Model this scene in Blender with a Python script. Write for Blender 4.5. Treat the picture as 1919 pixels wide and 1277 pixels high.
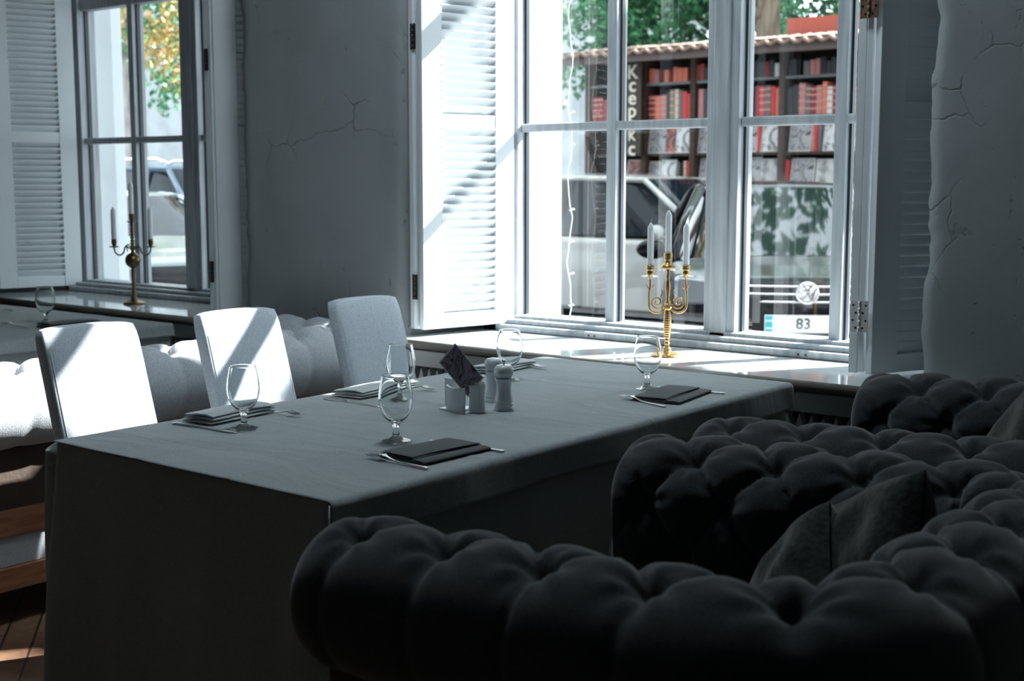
import bpy, bmesh, math, random
from mathutils import Vector, Matrix, noise
PI = math.pi
scene = bpy.context.scene
COL = scene.collection
for o in list(bpy.data.objects): bpy.data.objects.remove(o)

# ------------------------------------------------------------------ camera
cd = bpy.data.cameras.new('camera'); cam = bpy.data.objects.new('camera', cd); COL.objects.link(cam)
cam.location = (0, 0, 1.42)
cam.rotation_euler = (PI/2 - 0.12217, 0, math.radians(38.8))
cd.sensor_width = 36; cd.lens = 46.52; cd.clip_start = 0.05; cd.clip_end = 300
cd.dof.use_dof = True; cd.dof.focus_distance = 3.7; cd.dof.aperture_fstop = 4.5
scene.camera = cam
# ------------------------------------------------------------------ sky and sun
w = bpy.data.worlds.new('sky'); scene.world = w; w.use_nodes = True
bg = w.node_tree.nodes['Background']
bg.inputs[0].default_value = (0.80, 0.92, 1.0, 1); bg.inputs[1].default_value = 4.0
sd = bpy.data.lights.new('sun', 'SUN'); sun = bpy.data.objects.new('sun', sd); COL.objects.link(sun)
sd.energy = 30; sd.angle = math.radians(0.7); sd.color = (1.0, 0.985, 0.96)
SUN = Vector((-0.60, -1.0, -0.87)).normalized()
sun.rotation_euler = SUN.to_track_quat('-Z', 'Y').to_euler(); sun.location = (3, 12, 12)
# ------------------------------------------------------------------ view
scene.view_settings.view_transform = 'Standard'; scene.view_settings.look = 'None'
scene.view_settings.exposure = 0.0; scene.view_settings.gamma = 1
scene.view_settings.use_curve_mapping = False
scene.cycles.max_bounces = 10; scene.cycles.diffuse_bounces = 5; scene.cycles.glossy_bounces = 5
scene.cycles.transmission_bounces = 10; scene.cycles.transparent_max_bounces = 24
scene.cycles.sample_clamp_indirect = 4; scene.cycles.use_denoising = True

# ------------------------------------------------------------------ materials
def new_mat(name):
    m = bpy.data.materials.new(name); m.use_nodes = True
    return m, m.node_tree.nodes, m.node_tree.links, m.node_tree.nodes['Principled BSDF']
def mat(name, col, rough=.6, metal=0, noise_scale=0, noise_amt=.15, bump=0, bump_scale=60, sheen=0, coat=0, spec=.5, emis=0):
    m, N, L, b = new_mat(name)
    b.inputs['Base Color'].default_value = (*col, 1); b.inputs['Roughness'].default_value = rough
    b.inputs['Metallic'].default_value = metal; b.inputs['Specular IOR Level'].default_value = spec
    if sheen: b.inputs['Sheen Weight'].default_value = sheen; b.inputs['Sheen Roughness'].default_value = .4
    if coat: b.inputs['Coat Weight'].default_value = coat; b.inputs['Coat Roughness'].default_value = .04
    tc = N.new('ShaderNodeTexCoord')
    if noise_scale:
        n = N.new('ShaderNodeTexNoise'); n.inputs['Scale'].default_value = noise_scale; n.inputs['Detail'].default_value = 6
        L.new(tc.outputs['Object'], n.inputs['Vector'])
        r = N.new('ShaderNodeValToRGB')
        r.color_ramp.elements[0].position = .3; r.color_ramp.elements[1].position = .7
        r.color_ramp.elements[0].color = (*[c*(1-noise_amt) for c in col], 1)
        r.color_ramp.elements[1].color = (*[min(1, c*(1+noise_amt)) for c in col], 1)
        L.new(n.outputs['Fac'], r.inputs['Fac']); L.new(r.outputs['Color'], b.inputs['Base Color'])
    if bump:
        n2 = N.new('ShaderNodeTexNoise'); n2.inputs['Scale'].default_value = bump_scale; n2.inputs['Detail'].default_value = 4
        L.new(tc.outputs['Object'], n2.inputs['Vector'])
        bp = N.new('ShaderNodeBump'); bp.inputs['Strength'].default_value = bump; bp.inputs['Distance'].default_value = .01
        L.new(n2.outputs['Fac'], bp.inputs['Height']); L.new(bp.outputs['Normal'], b.inputs['Normal'])
    return m
def fabric(name, col, scale=900, amt=.25, bump=.15, sheen=.3, rough=.95, fold=0):
    """woven cloth: two crossed fine waves in the colour and the bump"""
    m, N, L, b = new_mat(name)
    b.inputs['Roughness'].default_value = rough; b.inputs['Sheen Weight'].default_value = sheen
    b.inputs['Specular IOR Level'].default_value = .2
    tc = N.new('ShaderNodeTexCoord')
    n = N.new('ShaderNodeTexNoise'); n.inputs['Scale'].default_value = scale/3; n.inputs['Detail'].default_value = 3
    L.new(tc.outputs['Object'], n.inputs['Vector'])
    r = N.new('ShaderNodeValToRGB'); r.color_ramp.elements[0].position = .35; r.color_ramp.elements[1].position = .65
    r.color_ramp.elements[0].color = (*[c*(1-amt) for c in col], 1); r.color_ramp.elements[1].color = (*[min(1, c*(1+amt)) for c in col], 1)
    L.new(n.outputs['Fac'], r.inputs['Fac']); L.new(r.outputs['Color'], b.inputs['Base Color'])
    bp = N.new('ShaderNodeBump'); bp.inputs['Strength'].default_value = bump; bp.inputs['Distance'].default_value = .002
    L.new(n.outputs['Fac'], bp.inputs['Height'])
    last = bp
    if fold:
        n3 = N.new('ShaderNodeTexNoise'); n3.inputs['Scale'].default_value = 2.4; n3.inputs['Detail'].default_value = 3; n3.inputs['Distortion'].default_value = .6
        mp = N.new('ShaderNodeMapping'); mp.inputs['Scale'].default_value = (1.0, 1.9, .6)
        L.new(tc.outputs['Object'], mp.inputs['Vector']); L.new(mp.outputs['Vector'], n3.inputs['Vector'])
        b2 = N.new('ShaderNodeBump'); b2.inputs['Strength'].default_value = fold; b2.inputs['Distance'].default_value = .03
        L.new(n3.outputs['Fac'], b2.inputs['Height']); L.new(bp.outputs['Normal'], b2.inputs['Normal']); last = b2
    L.new(last.outputs['Normal'], b.inputs['Normal'])
    return m
def glass_pane_mat():
    m = bpy.data.materials.new('window_glass'); m.use_nodes = True; N = m.node_tree.nodes; L = m.node_tree.links; N.clear()
    out = N.new('ShaderNodeOutputMaterial'); mx = N.new('ShaderNodeMixShader')
    tr = N.new('ShaderNodeBsdfTransparent'); tr.inputs[0].default_value = (.95, .975, .975, 1)
    gl = N.new('ShaderNodeBsdfGlossy'); gl.inputs['Roughness'].default_value = 0.0
    lw = N.new('ShaderNodeLayerWeight'); lw.inputs['Blend'].default_value = .5
    p = N.new('ShaderNodeMath'); p.operation = 'POWER'; p.inputs[1].default_value = 5; L.new(lw.outputs['Facing'], p.inputs[0])
    ma = N.new('ShaderNodeMath'); ma.operation = 'MULTIPLY_ADD'; ma.inputs[1].default_value = .94; ma.inputs[2].default_value = .055
    L.new(p.outputs[0], ma.inputs[0]); L.new(ma.outputs[0], mx.inputs['Fac'])
    L.new(tr.outputs[0], mx.inputs[1]); L.new(gl.outputs[0], mx.inputs[2]); L.new(mx.outputs[0], out.inputs[0])
    return m
def glass_mat():
    m, N, L, b = new_mat('clear_glass')
    b.inputs['Base Color'].default_value = (.97, .99, .99, 1); b.inputs['Transmission Weight'].default_value = 1
    b.inputs['Roughness'].default_value = 0; b.inputs['IOR'].default_value = 1.5
    return m
def wood(name, c1, c2, scale=(1, 12, 1), rough=.5, bump=.1):
    m, N, L, b = new_mat(name); b.inputs['Roughness'].default_value = rough
    tc = N.new('ShaderNodeTexCoord'); mp = N.new('ShaderNodeMapping'); mp.inputs['Scale'].default_value = scale
    n = N.new('ShaderNodeTexNoise'); n.inputs['Scale'].default_value = 5; n.inputs['Detail'].default_value = 8; n.inputs['Distortion'].default_value = .4
    L.new(tc.outputs['Object'], mp.inputs['Vector']); L.new(mp.outputs['Vector'], n.inputs['Vector'])
    r = N.new('ShaderNodeValToRGB'); r.color_ramp.elements[0].position = .35; r.color_ramp.elements[1].position = .65
    r.color_ramp.elements[0].color = (*c1, 1); r.color_ramp.elements[1].color = (*c2, 1)
    L.new(n.outputs['Fac'], r.inputs['Fac']); L.new(r.outputs['Color'], b.inputs['Base Color'])
    bp = N.new('ShaderNodeBump'); bp.inputs['Strength'].default_value = bump; bp.inputs['Distance'].default_value = .005
    L.new(n.outputs['Fac'], bp.inputs['Height']); L.new(bp.outputs['Normal'], b.inputs['Normal'])
    return m
def plaster():
    m, N, L, b = new_mat('old_plaster'); b.inputs['Roughness'].default_value = .9
    tc = N.new('ShaderNodeTexCoord')
    # broad tone
    n1 = N.new('ShaderNodeTexNoise'); n1.inputs['Scale'].default_value = 1.6; n1.inputs['Detail'].default_value = 8
    L.new(tc.outputs['Object'], n1.inputs['Vector'])
    r1 = N.new('ShaderNodeValToRGB'); r1.color_ramp.elements[0].position = .3; r1.color_ramp.elements[1].position = .75
    r1.color_ramp.elements[0].color = (.25, .275, .285, 1); r1.color_ramp.elements[1].color = (.34, .37, .385, 1)
    L.new(n1.outputs['Fac'], r1.inputs['Fac'])
    # cracks: voronoi cell borders, shown only in patches
    nd = N.new('ShaderNodeTexNoise'); nd.inputs['Scale'].default_value = 6; nd.inputs['Detail'].default_value = 6
    L.new(tc.outputs['Object'], nd.inputs['Vector'])
    mixv = N.new('ShaderNodeMixRGB'); mixv.inputs['Fac'].default_value = .12
    L.new(tc.outputs['Object'], mixv.inputs[1]); L.new(nd.outputs['Color'], mixv.inputs[2])
    v = N.new('ShaderNodeTexVoronoi'); v.feature = 'DISTANCE_TO_EDGE'; v.inputs['Scale'].default_value = 4.2
    L.new(mixv.outputs[0], v.inputs['Vector'])
    rc = N.new('ShaderNodeValToRGB'); rc.color_ramp.elements[0].position = .003; rc.color_ramp.elements[1].position = .016
    rc.color_ramp.elements[0].color = (0, 0, 0, 1); rc.color_ramp.elements[1].color = (1, 1, 1, 1)
    L.new(v.outputs['Distance'], rc.inputs['Fac'])
    nm = N.new('ShaderNodeTexNoise'); nm.inputs['Scale'].default_value = 2.3; nm.inputs['Detail'].default_value = 5
    mpo = N.new('ShaderNodeMapping'); mpo.inputs['Location'].default_value = (3.3, 1.2, 7.7)
    L.new(tc.outputs['Object'], mpo.inputs['Vector']); L.new(mpo.outputs['Vector'], nm.inputs['Vector'])
    rm = N.new('ShaderNodeValToRGB'); rm.color_ramp.elements[0].position = .52; rm.color_ramp.elements[1].position = .66
    L.new(nm.outputs['Fac'], rm.inputs['Fac'])
    # small pits
    v2 = N.new('ShaderNodeTexNoise'); v2.inputs['Scale'].default_value = 22; v2.inputs['Detail'].default_value = 5; v2.inputs['Roughness'].default_value = .7
    L.new(tc.outputs['Object'], v2.inputs['Vector'])
    r2 = N.new('ShaderNodeValToRGB'); r2.color_ramp.elements[0].position = .64; r2.color_ramp.elements[1].position = .74
    r2.color_ramp.elements[0].color = (1, 1, 1, 1); r2.color_ramp.elements[1].color = (0, 0, 0, 1)
    L.new(v2.outputs['Fac'], r2.inputs['Fac'])
    mxm = N.new('ShaderNodeMixRGB'); mxm.blend_type = 'MIX'; mxm.inputs[1].default_value = (1, 1, 1, 1)
    L.new(rm.outputs['Color'], mxm.inputs['Fac']); L.new(rc.outputs['Color'], mxm.inputs[2])
    mul = N.new('ShaderNodeMixRGB'); mul.blend_type = 'MULTIPLY'; mul.inputs['Fac'].default_value = 1
    L.new(mxm.outputs[0], mul.inputs[1]); L.new(r2.outputs['Color'], mul.inputs[2])
    fin = N.new('ShaderNodeMixRGB'); fin.inputs[1].default_value = (.15, .165, .17, 1)
    L.new(mul.outputs[0], fin.inputs['Fac']); L.new(r1.outputs['Color'], fin.inputs[2])
    L.new(fin.outputs[0], b.inputs['Base Color'])
    n4 = N.new('ShaderNodeTexNoise'); n4.inputs['Scale'].default_value = 55; n4.inputs['Detail'].default_value = 6
    mp4 = N.new('ShaderNodeMapping'); mp4.inputs['Scale'].default_value = (1, 1, .5)
    L.new(tc.outputs['Object'], mp4.inputs['Vector']); L.new(mp4.outputs['Vector'], n4.inputs['Vector'])
    add = N.new('ShaderNodeMath'); add.operation = 'MULTIPLY_ADD'; add.inputs[1].default_value = .35
    L.new(n4.outputs['Fac'], add.inputs[0]); L.new(mul.outputs[0], add.inputs[2])
    bp = N.new('ShaderNodeBump'); bp.inputs['Strength'].default_value = .6; bp.inputs['Distance'].default_value = .006
    L.new(add.outputs[0], bp.inputs['Height']); L.new(bp.outputs['Normal'], b.inputs['Normal'])
    return m
def floor_mat():
    m, N, L, b = new_mat('parquet'); b.inputs['Roughness'].default_value = .45
    tc = N.new('ShaderNodeTexCoord'); mp = N.new('ShaderNodeMapping'); mp.inputs['Rotation'].default_value = (0, 0, math.radians(38))
    L.new(tc.outputs['Object'], mp.inputs['Vector'])
    br = N.new('ShaderNodeTexBrick'); br.inputs['Scale'].default_value = 1; br.inputs['Mortar Size'].default_value = .004
    br.inputs['Brick Width'].default_value = .5; br.inputs['Row Height'].default_value = .09
    br.inputs['Color1'].default_value = (.16, .085, .05, 1); br.inputs['Color2'].default_value = (.22, .13, .08, 1); br.inputs['Mortar'].default_value = (.03, .02, .015, 1)
    L.new(mp.outputs['Vector'], br.inputs['Vector'])
    n = N.new('ShaderNodeTexNoise'); n.inputs['Scale'].default_value = 30; n.inputs['Detail'].default_value = 5
    L.new(mp.outputs['Vector'], n.inputs['Vector'])
    mx = N.new('ShaderNodeMixRGB'); mx.blend_type = 'OVERLAY'; mx.inputs['Fac'].default_value = .5
    L.new(br.outputs['Color'], mx.inputs[1]); L.new(n.outputs['Fac'], mx.inputs[2]); L.new(mx.outputs[0], b.inputs['Base Color'])
    return m
def print_mat(name, cols, scale, thr=.5, dist=1.5):
    """printed picture: soft abstract blotches in a few tones"""
    m, N, L, b = new_mat(name); b.inputs['Roughness'].default_value = .4
    tc = N.new('ShaderNodeTexCoord'); n = N.new('ShaderNodeTexNoise'); n.inputs['Scale'].default_value = scale; n.inputs['Detail'].default_value = 3
    n.inputs['Distortion'].default_value = dist
    L.new(tc.outputs['Object'], n.inputs['Vector']); r = N.new('ShaderNodeValToRGB'); r.color_ramp.interpolation = 'LINEAR'
    k = len(cols)
    r.color_ramp.elements[0].position = .3; r.color_ramp.elements[0].color = (*cols[0], 1)
    r.color_ramp.elements[1].position = .7; r.color_ramp.elements[1].color = (*cols[-1], 1)
    for i in range(1, k-1):
        e = r.color_ramp.elements.new(.3 + .4*i/(k-1)); e.color = (*cols[i], 1)
    L.new(n.outputs['Fac'], r.inputs['Fac']); L.new(r.outputs['Color'], b.inputs['Base Color'])
    return m

M = {}
M['plaster'] = plaster()
M['dado'] = mat('dark_dado', (.035, .035, .033), .8, bump=.3)
M['ceiling'] = mat('ceiling_paint', (.35, .36, .36), .9)
M['roomwall'] = mat('grey_wall_paint', (.30, .31, .31), .9, noise_scale=2, bump=.2)
M['floor'] = floor_mat()
M['whitewood'] = mat('white_painted_wood', (.74, .79, .82), .42, noise_scale=3, noise_amt=.04, bump=.08, bump_scale=90)
M['frame'] = wood('grey_white_window_wood', (.33, .36, .39), (.46, .50, .53), (8, 8, .6), .45, .15)
M['gasket'] = mat('dark_gasket', (.02, .03, .04), .4)
M['stone'] = mat('polished_white_sill', (.62, .66, .67), .07, noise_scale=9, noise_amt=.05, coat=.3)
M['sillfront'] = mat('sill_bullnose', (.20, .185, .165), .35)
M['apron'] = mat('apron_panel', (.42, .44, .45), .6)
M['black'] = mat('flat_black', (.006, .007, .008), .9)
M['pane'] = glass_pane_mat(); M['glass'] = glass_mat()
M['hinge_dark'] = mat('dark_hinge_metal', (.06, .055, .05), .45, .8)
M['hinge_light'] = mat('bare_hinge_metal', (.70, .68, .68), .5, .7)
M['hinge_rust'] = mat('rusty_hinge_metal', (.22, .13, .09), .6, .6, noise_scale=60, noise_amt=.5)
M['cloth'] = fabric('grey_tablecloth', (.30, .335, .345), 700, .12, .1, .15, fold=.6)
M['clothdark'] = fabric('grey_tablecloth_drop', (.36, .395, .385), 700, .12, .1, .15)
M['napkin_dark'] = fabric('charcoal_napkin', (.045, .053, .060), 900, .15)
M['napkin_lit'] = fabric('charcoal_napkin_lit', (.46, .50, .52), 900, .1)  # same charcoal cloth, with the daylight on it put into a paler colour
M['darkfab'] = fabric('charcoal_sofa_fabric', (.026, .031, .036), 800, .3, .25, .35)
M['lightfab'] = fabric('light_grey_tweed', (.40, .43, .46), 800, .22, .4, .2)
M['pillowfab'] = fabric('dark_velvet', (.016, .020, .019), 260, .6, .9, .3)
M['chairfab'] = fabric('pale_chair_linen', (.50, .56, .62), 600, .12, .15, .2)
M['brownfab'] = mat('brown_back_cloth', (.055, .036, .026), .8, noise_scale=8, bump=.2)
M['redwood'] = wood('red_brown_wood', (.20, .075, .035), (.36, .16, .08), (1.5, 1, 14), .5)
M['darkwood'] = wood('black_brown_wood', (.012, .009, .008), (.03, .02, .015), (12, 12, 1), .4)
M['brass'] = mat('aged_brass', (.48, .31, .13), .32, .95, noise_scale=40, noise_amt=.3)
M['bronze'] = mat('dark_bronze', (.16, .11, .06), .35, .9, noise_scale=40, noise_amt=.3)
M['wax'] = mat('white_wax', (.80, .83, .85), .45)
M['wick'] = mat('candle_wick', (.5, .5, .48), .9)
M['steel'] = mat('steel', (.72, .73, .75), .30, 1)
M['ceramic'] = mat('white_ceramic', (.62, .66, .70), .3)
M['whitewoodmill'] = mat('white_mill_lacquer', (.58, .62, .65), .28)
M['paper'] = mat('white_paper', (.72, .74, .72), .7)
M['card'] = print_mat('printed_card', [(.015, .012, .015), (.05, .04, .05), (.30, .27, .34), (.10, .08, .10), (.45, .40, .48)], 19)
M['asphalt'] = mat('asphalt', (.11, .11, .12), .9, noise_scale=5, bump=.3)
M['pavement'] = mat('pale_pavement', (.25, .25, .25), .9, noise_scale=3)
M['blackpaint'] = mat('black_car_paint', (.005, .006, .008), .15, 0, coat=.08, spec=.25)
M['whitepaint'] = mat('white_car_paint', (.48, .48, .47), .25, 0, coat=.6)
M['bluepaint'] = mat('pale_blue_car_paint', (.34, .42, .46), .25, 0, coat=.6)
M['navypaint'] = mat('dark_blue_car_paint', (.03, .06, .10), .25, 0, coat=.3)
M['carglass'] = mat('dark_car_glass', (.008, .014, .020), .03, 0, spec=.25)
M['windscreen'] = mat('mirroring_car_glass', (.008, .012, .014), .03, 0, coat=.6, spec=.8)
M['chrome'] = mat('chrome', (.85, .86, .87), .12, 1)
M['rubber'] = mat('tyre_rubber', (.015, .015, .016), .8)
M['plastic'] = mat('black_plastic', (.02, .02, .022), .5)
M['lamp'] = mat('headlamp_lens', (.30, .32, .35), .08, .3, coat=1)
M['orange'] = mat('orange_indicator', (.8, .3, .05), .3)
M['plate'] = mat('white_number_plate', (.85, .86, .86), .4)
M['cyan'] = mat('cyan_plate_band', (.05, .55, .60), .4)
M['ink'] = mat('dark_ink', (.05, .055, .06), .5)
M['kioskwood'] = wood('dark_kiosk_timber', (.035, .018, .012), (.07, .036, .026), (1, 1, 8), .7)
M['kioskin'] = mat('kiosk_inside', (.014, .013, .014), .8)
M['fascia'] = mat('kiosk_fascia', (.11, .075, .07), .6)
M['kshelf'] = mat('kiosk_shelf_edge', (.16, .17, .18), .5)
M['tile'] = mat('weathered_roof_tile', (.30, .20, .16), .85, noise_scale=14, noise_amt=.45)
M['letter'] = mat('cream_letters', (.80, .76, .64), .5)
M['signboard'] = mat('dark_sign_board', (.045, .035, .025), .6)
M['bark'] = wood('brown_bark', (.10, .075, .055), (.25, .20, .15), (3, 3, .5), .9, .6)
M['barkpale'] = wood('pale_bark', (.30, .27, .25), (.50, .47, .45), (3, 3, .6), .9, .5)
M['ext'] = mat('white_exterior_render', (.80, .82, .83), .8)
M['far'] = mat('pale_far_building', (.34, .36, .37), .85, noise_scale=1.5)
M['redroof'] = mat('red_roof_edge', (.45, .10, .07), .7)
def leafmat(name, cols):
    m, N, L, b = new_mat(name); b.inputs['Roughness'].default_value = .55
    tc = N.new('ShaderNodeTexCoord'); n = N.new('ShaderNodeTexNoise'); n.inputs['Scale'].default_value = 1.6; n.inputs['Detail'].default_value = 5; n.inputs['Roughness'].default_value = .75
    L.new(tc.outputs['Object'], n.inputs['Vector']); r = N.new('ShaderNodeValToRGB')
    r.color_ramp.elements[0].position = .35; r.color_ramp.elements[1].position = .65
    r.color_ramp.elements[0].color = (*cols[0], 1); r.color_ramp.elements[1].color = (*cols[-1], 1)
    for i, c in enumerate(cols[1:-1]):
        e = r.color_ramp.elements.new(.35 + .3*(i+1)/(len(cols)-1)); e.color = (*c, 1)
    L.new(n.outputs['Fac'], r.inputs['Fac']); L.new(r.outputs['Color'], b.inputs['Base Color'])
    b.inputs['Transmission Weight'].default_value = 0
    return m
M['leaf_green'] = leafmat('green_leaves', [(.03, .16, .06), (.06, .26, .11), (.14, .38, .16)])
M['leaf_dark'] = leafmat('dark_green_leaves', [(.015, .06, .035), (.03, .12, .06), (.06, .20, .10)])
M['leaf_autumn'] = leafmat('autumn_leaves', [(.10, .28, .10), (.38, .36, .10), (.62, .36, .14), (.55, .22, .10)])
M['leaf_gold'] = leafmat('golden_leaves', [(.20, .24, .05), (.50, .38, .06), (.62, .34, .05)])

# ------------------------------------------------------------------ mesh helpers
class MB:
    def __init__(s): s.v = []; s.f = []; s.sm = []; s.mi = []
    def add(s, vs, fs, smooth=False, mi=0):
        o = len(s.v); s.v += [tuple(v) for v in vs]
        for f in fs: s.f.append(tuple(i+o for i in f)); s.sm.append(smooth); s.mi.append(mi)
        return s
    def box(s, x0, x1, y0, y1, z0, z1, mat4=None, mi=0):
        vs = [Vector(p) for p in ((x0,y0,z0),(x1,y0,z0),(x1,y1,z0),(x0,y1,z0),(x0,y0,z1),(x1,y0,z1),(x1,y1,z1),(x0,y1,z1))]
        if mat4: vs = [mat4 @ v for v in vs]
        return s.add(vs, [(0,3,2,1),(4,5,6,7),(0,1,5,4),(1,2,6,5),(2,3,7,6),(3,0,4,7)], mi=mi)
    def lathe(s, prof, n=32, c=(0,0,0), mat4=None, smooth=True, mi=0):
        vs = []; fs = []; m = len(prof)
        for k in range(n):
            a = 2*PI*k/n
            for r, z in prof: vs.append(Vector((c[0]+r*math.cos(a), c[1]+r*math.sin(a), c[2]+z)))
        if mat4: vs = [mat4 @ v for v in vs]
        for k in range(n):
            k2 = (k+1) % n
            for i in range(m-1):
                a, b2, c2, d = k*m+i, k2*m+i, k2*m+i+1, k*m+i+1
                if prof[i][0] < 1e-6: fs.append((a, c2, d))
                elif prof[i+1][0] < 1e-6: fs.append((a, b2, d))
                else: fs.append((a, b2, c2, d))
        return s.add(vs, fs, smooth, mi)
    def tube(s, pts, r, n=10, cap=True, mi=0, flat=1.0):
        pts = [Vector(p) for p in pts]; vs = []; fs = []
        rr = r if isinstance(r, (list, tuple)) else [r]*len(pts)
        up = Vector((0, 0, 1)); prev = None
        for i, p in enumerate(pts):
            t = (pts[min(i+1, len(pts)-1)] - pts[max(i-1, 0)]).normalized()
            if prev is None:
                a = up if abs(t.z) < .9 else Vector((1, 0, 0)); x = t.cross(a).normalized()
            else: x = (prev - t*prev.dot(t)).normalized()
            prev = x; y = t.cross(x)
            for k in range(n):
                an = 2*PI*k/n; vs.append(p + x*math.cos(an)*rr[i] + y*math.sin(an)*rr[i]*flat)
        for i in range(len(pts)-1):
            for k in range(n):
                k2 = (k+1) % n; fs.append((i*n+k, i*n+k2, (i+1)*n+k2, (i+1)*n+k))
        if cap: fs.append(tuple(reversed(range(n)))); fs.append(tuple((len(pts)-1)*n+k for k in range(n)))
        return s.add(vs, fs, True, mi)
    def grid(s, fn, nu, nv, closed_u=False, smooth=True, mi=0):
        vs = [fn(i/nu, j/nv) for i in range(nu+(0 if closed_u else 1)) for j in range(nv+1)]
        fs = []; m = nv+1; cu = nu
        for i in range(cu):
            i2 = (i+1) % nu if closed_u else i+1
            for j in range(nv): fs.append((i*m+j, i2*m+j, i2*m+j+1, i*m+j+1))
        return s.add(vs, fs, smooth, mi)
    def prism(s, pts, z0, z1, mat4=None, smooth=False):
        n = len(pts); vs = [Vector((x, y, z0)) for x, y in pts] + [Vector((x, y, z1)) for x, y in pts]
        if mat4: vs = [mat4 @ v for v in vs]
        fs = [tuple(reversed(range(n))), tuple(range(n, 2*n))] + [(i, (i+1) % n, n+(i+1) % n, n+i) for i in range(n)]
        return s.add(vs, fs, smooth)
    def build(s, name, m, parent=None, bevel=0, seg=2, subsurf=0, loc=None, fix=True, solid=0):
        me = bpy.data.meshes.new(name); me.from_pydata(s.v, [], s.f)
        for i, p in enumerate(me.polygons): p.use_smooth = s.sm[i]; p.material_index = s.mi[i]
        for mm in (m if isinstance(m, (list, tuple)) else [m]): me.materials.append(mm)
        if fix:
            b = bmesh.new(); b.from_mesh(me); bmesh.ops.recalc_face_normals(b, faces=b.faces); b.to_mesh(me); b.free()
        o = bpy.data.objects.new(name, me); COL.objects.link(o)
        if parent: o.parent = parent
        if loc: o.location = loc
        if solid: md = o.modifiers.new('s', 'SOLIDIFY'); md.thickness = solid
        if bevel: md = o.modifiers.new('b', 'BEVEL'); md.width = bevel; md.segments = seg; md.limit_method = 'ANGLE'; md.harden_normals = False
        if subsurf: md = o.modifiers.new('u', 'SUBSURF'); md.levels = subsurf; md.render_levels = subsurf
        return o
def empty(name, loc=(0,0,0), rz=0):
    o = bpy.data.objects.new(name, None); COL.objects.link(o); o.location = loc; o.rotation_euler = (0,0,rz); o.empty_display_size = .1
    return o
def tag(o, label=None, cat=None, group=None, kind=None):
    if label: o['label'] = label
    if cat: o['category'] = cat
    if group: o['group'] = group
    if kind: o['kind'] = kind
    return o
def copy_tree(o, parent=None):
    kids = list(o.children); c = o.copy(); COL.objects.link(c)
    if parent: c.parent = parent
    for ch in kids:
        d = copy_tree(ch, c)
    return c
def text_mesh(name, body, size, extrude, m, parent, mat4):
    cu = bpy.data.curves.new('t', 'FONT'); cu.body = body; cu.size = size; cu.extrude = extrude; cu.align_x = 'CENTER'; cu.align_y = 'CENTER'
    cu.offset = size*.012
    t = bpy.data.objects.new('t', cu); COL.objects.link(t); bpy.context.view_layer.update()
    me = bpy.data.meshes.new_from_object(t.evaluated_get(bpy.context.evaluated_depsgraph_get()))
    bpy.data.objects.remove(t); me.materials.clear(); me.materials.append(m); me.transform(mat4)
    o = bpy.data.objects.new(name, me); COL.objects.link(o)
    if parent: o.parent = parent
    return o
random.seed(7)

# ================================================================== THE ROOM
Yf = 4.05      # inner face of the window wall
def struct(o): o['kind'] = 'structure'; return o
f = MB(); f.box(-9.5, 2.2, -3.5, 4.95, -.06, 0); struct(f.build('floor', M['floor']))
f = MB(); f.box(-9.5, 2.2, -3.5, 4.95, 4.0, 4.1); struct(f.build('ceiling', M['ceiling']))
# window wall: plastered piers with chipped, uneven corners, apron strips under the sills, lintel
wm = MB()
def pier(x0, x1, r0=.03):
    def fn(u, v):
        z = .70 + v*3.31
        j0 = .022*noise.noise(Vector((x0, 0, z*5))) + .010*noise.noise(Vector((x0, 3, z*22)))
        j1 = .022*noise.noise(Vector((x1, 7, z*5))) + .010*noise.noise(Vector((x1, 9, z*22)))
        path = [(x0+.02, 4.80), (x0+j0, 4.10), (x0+.012+j0, 4.062), (x0+.05+j0, Yf)]
        n = 14
        for k in range(n+1):
            t = k/n; path.append((x0+.08+(x1-x0-.16)*t, Yf + .006*noise.noise(Vector((t*9*(x1-x0), 1, z*3)))))
        path += [(x1-.05+j1, Yf), (x1-.012+j1, 4.062), (x1+j1, 4.10), (x1-.02, 4.80)]
        i = u*(len(path)-1); a = int(min(i, len(path)-2)); t = i-a
        return Vector((path[a][0]*(1-t)+path[a+1][0]*t, path[a][1]*(1-t)+path[a+1][1]*t, z))
    wm.grid(fn, 22, 150, smooth=True)
pier(-1.60, 2.2); pier(-4.87, -3.83); pier(-9.5, -7.13)
for a, b in ((-4.85, -3.85), (-1.58, 2.2), (-9.5, -7.15)): wm.box(a, b, 4.12, 4.85, .70, 4.0)
wm.box(-9.5, 2.2, Yf+.005, 4.85, 3.52, 4.01)
struct(wm.build('wall_far', M['plaster'], fix=False))
d = MB(); d.box(-9.5, 2.2, 4.09, 4.85, 0, .705)
for a, b in ((-4.86, -3.84), (-1.59, 2.2), (-9.5, -7.14)): d.box(a, b, 4.075, 4.85, 0, .80)
struct(d.build('baseboard_far', M['dado']))
e = MB()   # outside skin of the building, with outer reveals
for a, b in ((-4.90, -3.655), (-1.58, 5), (-14, -7.12)): e.box(a, b, 4.86, 4.91, -.15, 3.75)
e.box(-14, 5, 4.86, 4.91, 3.50, 6.5); e.box(-14, 5, 4.86, 4.91, -.15, .72)
struct(e.build('wall_outside', mat('grey_facade', (.20, .20, .20), .9, noise_scale=3)))
w_ = MB(); w_.box(2.2, 2.3, -3.5, 4.85, 0, 4.0); struct(w_.build('wall_right', M['roomwall']))
w_ = MB(); w_.box(-9.6, -9.5, -3.5, 4.85, 0, 4.0); struct(w_.build('wall_left', M['roomwall']))
w_ = MB()
w_.box(-9.5, 2.2, -3.6, -3.5, 0, 4.0)
struct(w_.build('wall_back', M['roomwall']))

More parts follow.
